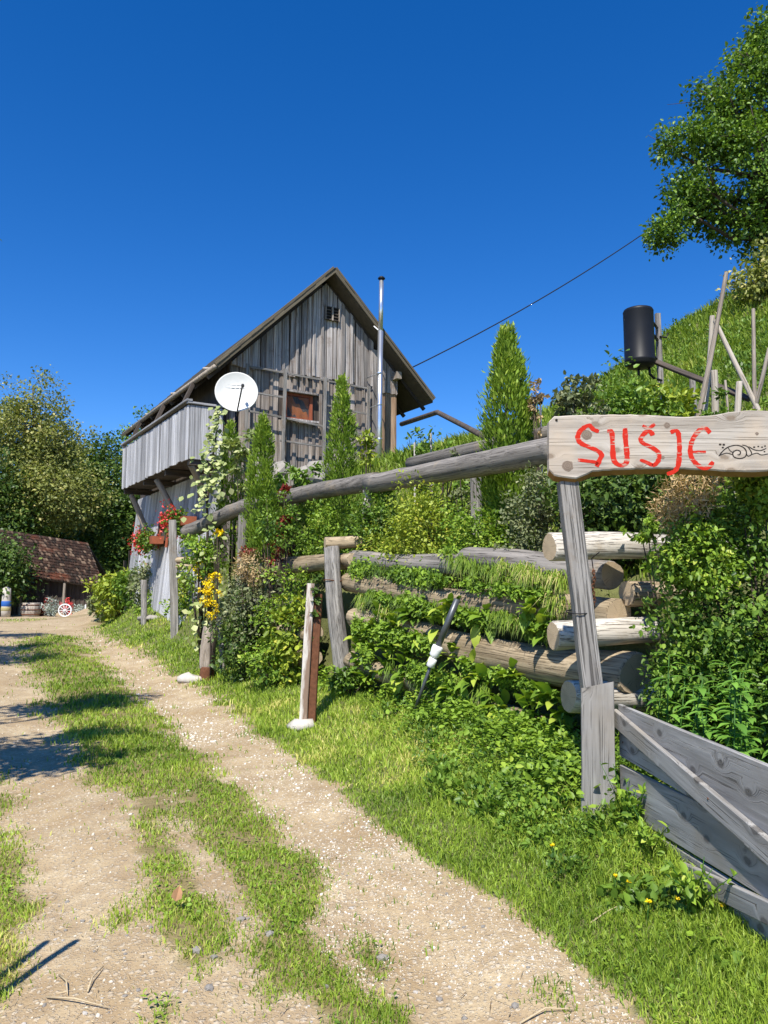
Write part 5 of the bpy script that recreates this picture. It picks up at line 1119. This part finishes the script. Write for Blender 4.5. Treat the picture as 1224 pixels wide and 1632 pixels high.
tag(bigmesh('hill_weeds', [leaf_arr(P, nrmz(d_+rng.normal(0, .5, d_.shape)), nrmz(d_*.6+np.array([0, -.2, .7])), lf, lf*.6, 'd', np.clip(rng.uniform(.1, .7, len(ii))+rng.normal(0, .2, len(cx_))[ii], 0, 1))], M['mid']), 'patches of darker weeds scattered over the steep hillside', 'weeds', None, 'stuff')
n = 16000; x = rng.uniform(-8, 3.5, n); y = rng.uniform(6.3, 20, n); w, t = wcoord(x, y); m = (w > .3) & (w < 3.2) & (t > .3); x, y = x[m], y[m]
tag(blades('bank_grass', drop(x, y, .02), rng.uniform(.1, .3, len(x)), np.full(len(x), .014), rng.normal(0, .6, (len(x), 2)), np.clip(rng.normal(.45, .2, len(x)), 0, 1), M['grass']), 'grass and herbs on the terrace between wall and handrail', 'grass', None, 'stuff')
# grass hanging over the logs
Pl, Hl, Ll, Tl = [], [], [], []
for (px0, py0, px1, py1, off, n, dryness) in [(800, 905, 905, 930, -.06, 2600, .25), (720, 895, 800, 915, -.05, 1100, .1), (560, 905, 700, 925, -.05, 1500, -.1), (590, 950, 700, 975, -.13, 1400, .0), (740, 975, 900, 1005, -.13, 1500, .1), (570, 955, 640, 985, -.14, 900, .15), (860, 950, 915, 975, -.1, 700, .25), (700, 1075, 800, 1115, -.24, 900, .1), (400, 1015, 480, 1025, -.1, 600, 0.), (610, 1060, 720, 1110, -.3, 700, 0)]:
    tc_h = [(random.random(), random.uniform(.015, .06), random.uniform(.5, 1.3)) for _ in range(12)]
    for i in range(int(n*.75)):
        k_ = random.choice(tc_h); s = min(1, max(0, random.gauss(k_[0], k_[1]))); Pl.append(onw(lerp(px0, px1, s), lerp(py0, py1, s)+random.gauss(0, 6), off+random.gauss(.02, .04)))
        Hl.append(random.uniform(.035, .15)*k_[2]); Ll.append((random.gauss(-.5, .5), random.gauss(-.9, .4))); Tl.append(min(1, max(0, random.gauss(.24+dryness*1.9, .24))))
Pl = np.array([tuple(p) for p in Pl]); Hl = np.array(Hl); Ll = np.array(Ll)
n = len(Pl); sd = np.stack([np.full(n, 1.), np.zeros(n), np.zeros(n)], 1)*.0045; ln = np.concatenate([Ll, np.zeros((n, 1))], 1)*Hl[:, None]
m1 = Pl+ln*.35+np.array([0, 0, 1])*(Hl*.25)[:, None]; tp = Pl+ln*.75-np.array([0, 0, 1])*(Hl*rng.uniform(.3, 1.1, n))[:, None]
V = np.stack([Pl-sd, Pl+sd, m1+sd*.9, m1-sd*.9, tp], 1).reshape(-1, 3); q = np.arange(n)[:, None]*5
tag(_blades('hanging_grass', V, np.concatenate([q, q+1, q+2, q+3], 1), np.concatenate([q+3, q+2, q+4], 1), np.repeat(np.array(Tl), 5), M['grass'], None), 'grass tufts hanging over the logs of the wall', 'grass', None, 'stuff')
# broad-leaved weeds and clover in the verge
def weeds(name, label, x, y, L, mat, hmax, kind='l', lo=.2, hi=.8):
    n = len(x); P = drop(x, y, 0); P[:, 2] += rng.uniform(.01, hmax, n); A = nrmz(np.stack([rng.normal(0, 1, n), rng.normal(0, 1, n), rng.normal(.15, .35, n)], 1)); N = nrmz(rng.normal(0, .35, (n, 3))+np.array([0, 0, 1]))
    Ls = L*rng.uniform(.5, 1.3, n); o = bigmesh(name, [leaf_arr(P, A, N, Ls, Ls*rng.uniform(.45, .8, n), kind, np.clip(rng.uniform(lo, hi, n)+(fnoise(x*2, y*2)-.5)*.6, 0, 1))], M[mat]); return tag(o, label, 'weeds', None, 'stuff')
x, y, r = scatter(150000, 2.5, 9, -.25, .62); u = x-xr(y); w, t = wcoord(x, y)
pz = sstep(u, .35, 1.6)*sstep(x/y, -.05, .22)*np.where(fnoise(x*1.6+2, y*1.6) > .42, 1, .25); m = (rng.random(len(x)) < pz) & ((w < -.15) | (t < -.25)) & ~((x > 1.45) & (x < 1.75) & (y < 5.05) & (y > 2)); x, y = x[m], y[m]
hm = .05+.14*sstep(x-xr(y), .5, 1.6); weeds('verge_weeds', 'broad-leaved weeds and clover on the verge below the gate post', x, y, .042, 'bright', hm)
cx_, cy_, _r = scatter(1500, 2.7, 8.5, -.1, .6); uu = cx_-xr(cy_); ww, tt__ = wcoord(cx_, cy_)
mm_ = (uu > .45) & (rng.random(len(cx_)) < sstep(uu, .3, 1.1)*sstep(cx_/cy_, -.02, .12)) & ((ww < -.25) | (tt__ < -.3)) & ~((cx_ > 1.3) & (cy_ < 4.95)) & (cx_ < 2.6)
cx_, cy_ = cx_[mm_], cy_[mm_]; hh_ = rng.uniform(.08, .24, len(cx_))*lerp(.6, 1.15, sstep(cx_-xr(cy_), .4, 1.5)); ii = np.repeat(np.arange(len(cx_)), 85); d_ = rnd_unit(len(ii)); d_[:, 2] = np.abs(d_[:, 2]); q_ = rng.uniform(.55, 1, len(ii))
P = np.stack([cx_[ii]+d_[:, 0]*q_*.13, cy_[ii]+d_[:, 1]*q_*.13, np.zeros(len(ii))], 1); P[:, 2] = zt(P[:, 0], P[:, 1])+.01+d_[:, 2]*q_*hh_[ii]
lf = rng.uniform(.02, .05, len(cx_))[ii]*rng.uniform(.6, 1.3, len(ii)); sp_ = rng.uniform(.4, .85, len(cx_))[ii]; tn = np.clip(rng.uniform(.1, .6, len(ii))+rng.normal(0, .2, len(cx_))[ii]+.15*d_[:, 2], 0, 1)
A = nrmz(d_+rng.normal(0, .5, d_.shape)); N = nrmz(d_*.5+np.array([0, -.1, .8])+rng.normal(0, .3, d_.shape))
tag(bigmesh('verge_herbs', [leaf_arr(P, A, N, lf, lf*sp_, 'l', tn)], M['mid']), 'mounds of leafy herbs growing up the bank beside the gate post', 'weeds', None, 'stuff')
x, y, r = scatter(30000, 2.3, 20, -.6, .6); u = x-xr(y); m = grassmask(x, y, .02) & ((u < 0) | (rng.random(len(x)) < .6)) & (wcoord(x, y)[0] < -.2) & (fnoise(x*2+30, y*2) > .5); weeds('clover', 'low clover and plantain leaves in the grass of the track', x[m], y[m], .024, 'bright', .025)
m2 = []
for (px, py, n) in [(640, 1125, 700), (700, 1145, 900), (760, 1170, 1000), (820, 1200, 1000), (870, 1230, 900), (590, 1110, 700), (910, 1265, 600), (430, 1060, 500), (530, 1100, 500), (690, 1165, 400)]:
    g = gp(px, py, .25); m2.append(np.stack([rng.normal(g.x, .17, n), rng.normal(g.y, .22, n)], 1))
m2 = np.concatenate(m2); m2 = m2[wcoord(m2[:, 0], m2[:, 1])[0] < -.2]; weeds('wall_foot_weeds', 'leafy weeds crowding the foot of the log wall', m2[:, 0], m2[:, 1], .055, 'bright', .24)
P_, T_ = [], []
for (px0, py0, px1, py1, off, n) in [(560, 945, 760, 985, -.14, 2600), (565, 1000, 740, 1040, -.22, 3600), (560, 905, 700, 925, -.06, 1900), (570, 1040, 720, 1090, -.3, 2200), (740, 1060, 920, 1120, -.22, 1800), (720, 1120, 910, 1175, -.32, 1600), (740, 985, 900, 1005, -.14, 1100), (395, 1005, 490, 1040, -.16, 900), (700, 925, 880, 950, -.1, 1000)]:
    c = [(random.random(), random.uniform(.02, .07), random.uniform(.4, 1)) for _ in range(9)]
    for i in range(n):
        k = random.choice(c); q = min(1, max(0, random.gauss(k[0], k[1]))); p = onw(lerp(px0, px1, q), lerp(py0, py1, q)+random.gauss(0, 9)*k[2], off+random.gauss(-.03, .05)*k[2]); P_.append(tuple(p)); T_.append(k[2])
P_ = np.array(P_); T_ = np.array(T_); n = len(P_); A = nrmz(np.stack([rng.normal(0, .7, n), rng.normal(-.7, .4, n), rng.normal(-.1, .6, n)], 1)); N = nrmz(rng.normal(0, .4, (n, 3))+np.array([0, -.6, .8])); Ls = rng.uniform(.03, .075, n)
tag(bigmesh('ledge_weeds', [leaf_arr(P_, A, N, Ls, Ls*rng.uniform(.4, .7, n), 'l', np.clip(rng.uniform(.1, .7, n)+.3*(T_-.6), 0, 1))], M['bright']), 'small leafy weeds sprouting from the ledges between the wall logs', 'weeds', None, 'stuff')
# tall weeds in front of the gate
for i, (px, py, hgt, l) in enumerate([(1000, 1330, .34, 'leafy weed sprouting in front of the gate stile'), (1040, 1340, .28, 'weed with several shoots before the middle of the gate'), (1060, 1370, .22, 'bushy weed under the slanting batten of the gate'), (1000, 1220, .3, 'single sprig growing through the gap of the gate planks'), (1140, 1440, .2, 'weed clump before the lowest gate plank'), (1180, 1450, .2, 'weed sprig at the right before the lowest gate plank')]):
    g = gp(px, py+25, .08); z0 = zg(g.x, g.y); g = Vector((min(g.x, 1.44), g.y, z0)); t = thing('tall_weed', g, l, 'weed')
    sh = []; lv_ = []
    for k in range(6):
        e = g+Vector((random.gauss(0, .09), random.gauss(-.03, .08), hgt*random.uniform(.6, 1.1))); sh.append(tube_arr([g, g.lerp(e, .5)+Vector((0, 0, .02)), e], [.004, .003, .002], 4))
        for j in range(11): lv_.append(tuple(g.lerp(e, random.uniform(.25, 1))))
    merged('stems', sh, M['nettle'], t); P = np.array(lv_); o = bigmesh('foliage', [leafcloud(P, nrmz(rng.normal(size=P.shape)), np.zeros(len(P)), .042, 'l', .6, .1, .3, .85)], M['bright'], t); o['kind'] = 'stuff'
# yellow dandelion-like flowers
FL = [(878, 1351, 'left-most yellow flower in the verge grass'), (978, 1400, 'yellow flower left of the close pair below the gate'), (1000, 1409, 'yellow flower right of the close pair below the gate'), (1030, 1441, 'tiny yellow flower low in the grass between the pairs'), (1076, 1438, 'yellow flower beside the lower gate plank corner'), (1148, 1447, 'right-most yellow flower in front of the lowest gate plank')]
for px, py, l in FL:
    g = gp(px, py, .16); z0 = zg(g.x, g.y); t = thing('yellow_flower', (g.x, g.y, z0), l, 'flower', 'yellow flowers in the verge')
    h = max(.17, g.z); tube('stem', [(g.x, g.y, z0-.02), (g.x+.01, g.y, h)], .002, M['nettle'], t, 4)
    n = 34; a = rng.uniform(0, 6.28, n); el = rng.uniform(.0, 1.0, n); A = np.stack([np.cos(a)*np.cos(el), np.sin(a)*np.cos(el)-.25, np.sin(el)], 1)
    P = np.tile(np.array([[g.x+.01, g.y, h]]), (n, 1)); o = bigmesh('petals', [leaf_arr(P, A, np.tile([[0, -.5, 1.]], (n, 1))+rng.normal(0, .1, (n, 3)), rng.uniform(.013, .02, n), np.full(n, .006), 'd')], M['yellow'], t); o['kind'] = 'stuff'
# ------------------------------------------------------------------ gravel, stones, straw
oct_v = np.array([[1, 0, 0], [-1, 0, 0], [0, 1, 0], [0, -1, 0], [0, 0, 1], [0, 0, -1.]]); oct_f = np.array([[0, 2, 4], [2, 1, 4], [1, 3, 4], [3, 0, 4], [2, 0, 5], [1, 2, 5], [3, 1, 5], [0, 3, 5]])
x, y, r = scatter(160000, 2.2, 22, -.6, .6); u = x-xr(y)
pr = np.where(u > -1.15, 1., .35)*sstep(fnoise(x*2.5+9, y*2.5), .25, .6); m = (~grassmask(x, y, .0)) & (u < .0) & (rng.random(len(x)) < pr); x, y, r = x[m], y[m], r[m]; n = len(x)
s = np.clip(rng.lognormal(-5.5, .65, n), .0018, .02)*np.clip(r/5, .75, 2.); V = oct_v[None]*rng.uniform(.6, 1.2, (n, 6, 1))*np.stack([s, s*rng.uniform(.6, 1, n), s*rng.uniform(.35, .7, n)], 1)[:, None]
an = rng.uniform(0, 6.28, n); ca_, sa_ = np.cos(an)[:, None], np.sin(an)[:, None]; V = np.stack([V[..., 0]*ca_-V[..., 1]*sa_, V[..., 0]*sa_+V[..., 1]*ca_, V[..., 2]], -1)+drop(x, y, 0)[:, None]
N = NT('gravel_stone'); tt_ = N.n('Attribute', attribute_name='tint').outputs['Fac']; N.col(N.ramp(tt_, [(0, (.27, .21, .14)), (.45, (.5, .43, .32)), (1, (.76, .72, .64))]).outputs[0], .9)
tag(bigmesh('gravel', [(V.reshape(-1, 3), (np.arange(n)[:, None, None]*6+oct_f[None]).reshape(-1, 3), np.repeat(np.where(x-xr(y) > -1.15, .35+.65*rng.random(n), .75*rng.random(n)), 6))], N.m, track), None, None, None, 'stuff')
SM = []
for i in range(8):
    V, Fs = rock_arr((0, 0, 0), (1, .8, .6), 1, .8, 40+i); me = bpy.data.meshes.new('stone'); me.from_pydata(V, [], Fs); me.materials.append(M['stone'] if i % 3 else M['whitestone']); SM.append(me)
def stone(px, py, s, k):
    g = gp(px, py); mm = Matrix.Translation((g.x, g.y, zg(g.x, g.y)+s*.15)) @ Matrix.Rotation(random.uniform(0, 6), 4, 'Z') @ Matrix.Scale(s, 4); return link(bpy.data.objects.new('stone', SM[k % 8]), track, mm)
for px, py, s in [(333, 1575, .028), (341, 1528, .02), (313, 1520, .03), (385, 1470, .028), (430, 1490, .026), (240, 1480, .016), (610, 1510, .032), (820, 1592, .02), (520, 1562, .015), (132, 1460, .016), (108, 1425, .015), (300, 1260, .02), (295, 1580, .014), (560, 1435, .015), (700, 1570, .018), (770, 1475, .016), (740, 1600, .016)]: stone(px, py, s, random.randint(0, 7))
for i in range(150):
    px, py = random.choice([(random.uniform(380, 1000), random.uniform(1400, 1640)), (random.uniform(20, 240), random.uniform(1250, 1620)), (random.uniform(400, 600), random.uniform(1180, 1400))]); g = gp(px, py)
    if not grassmask(np.array([g.x]), np.array([g.y]))[0] and g.x < xr(g.y): stone(px, py, random.uniform(.006, .013), i)
for i, (px, py, s, l) in enumerate([(238, 1013, .34, 'flat pale stone lying in the grass of the far verge'), (258, 998, .26, 'smaller flat stone behind the first on the far verge'), (300, 990, .2, 'rounded stone right of the tall rail post'), (310, 1006, .17, 'pale stone in the grass beside the stump post')]):
    g = gp(px, py, .45); V, Fs = rock_arr((0, 0, 0), (s, s*.7, s*.35), 2, .7, 70+i); tag(mesh('verge_stone', V, Fs, M['stone'], None, Matrix.Translation((g.x, g.y, zg(g.x, g.y)+.03)), smooth=True), l, 'stone', 'stones on the far verge')
n = 2600; x, y, r = scatter(n, 2.3, 11, -.6, .5); m = x < xr(y)+.1; x, y = x[m], y[m]; n = len(x); a = rng.uniform(0, 6.28, n); P = drop(x, y, -.008); A = np.stack([np.cos(a), np.sin(a), rng.normal(0, .08, n)], 1)
tag(bigmesh('straw', [leaf_arr(P, A, np.tile([[0, 0, 1.]], (n, 1))+rng.normal(0, .2, (n, 3)), rng.lognormal(-3.3, .55, n).clip(.012, .14), rng.uniform(.002, .0045, n), 'd', rng.random(n)**1.5)], M['straw']), 'bits of dry straw strewn on the track', 'straw', None, 'stuff')
for i, (a, b, l) in enumerate([((940, 1478), (1000, 1462), 'dry straw stalk at the track edge by the verge'), ((830, 1612), (915, 1606), 'longest dry stalk lying across the right rut'), ((75, 1575), (175, 1598), 'curved dry twig in the left rut near the viewer'), ((95, 1540), (108, 1575), 'short straw crossing the left rut'), ((140, 1572), (165, 1535), 'slanted straw bit in the left rut')]):
    A, B = gp(*a, .012), gp(*b, .012); Mm = (A+B)/2; A.z = zg(A.x, A.y)+.008; B.z = zg(B.x, B.y)+.01; Mm.z = zg(Mm.x, Mm.y)+.022
    o = tube('straw_stalk', [A, Mm+Vector((random.gauss(0, .01), random.gauss(0, .01), 0)), B], [.004, .0035, .002], M['stalk'], None, 5); tag(o, l, 'straw', 'dry stalks on the track')
g = gp(292, 1455); V, Fs = leaf_arr(np.array([[g.x-.04, g.y, zg(g.x, g.y)+.05]]), np.array([[.2, .1, .9]]), np.array([[.2, -1, .3]]), np.array([.075]), np.array([.06]), 'l')[:2]
tag(mesh('fallen_leaf', V, Fs, plain('brown_leaf', (.45, .25, .13), .8), None), 'curled brown leaf lying in the middle grass strip', 'leaf')
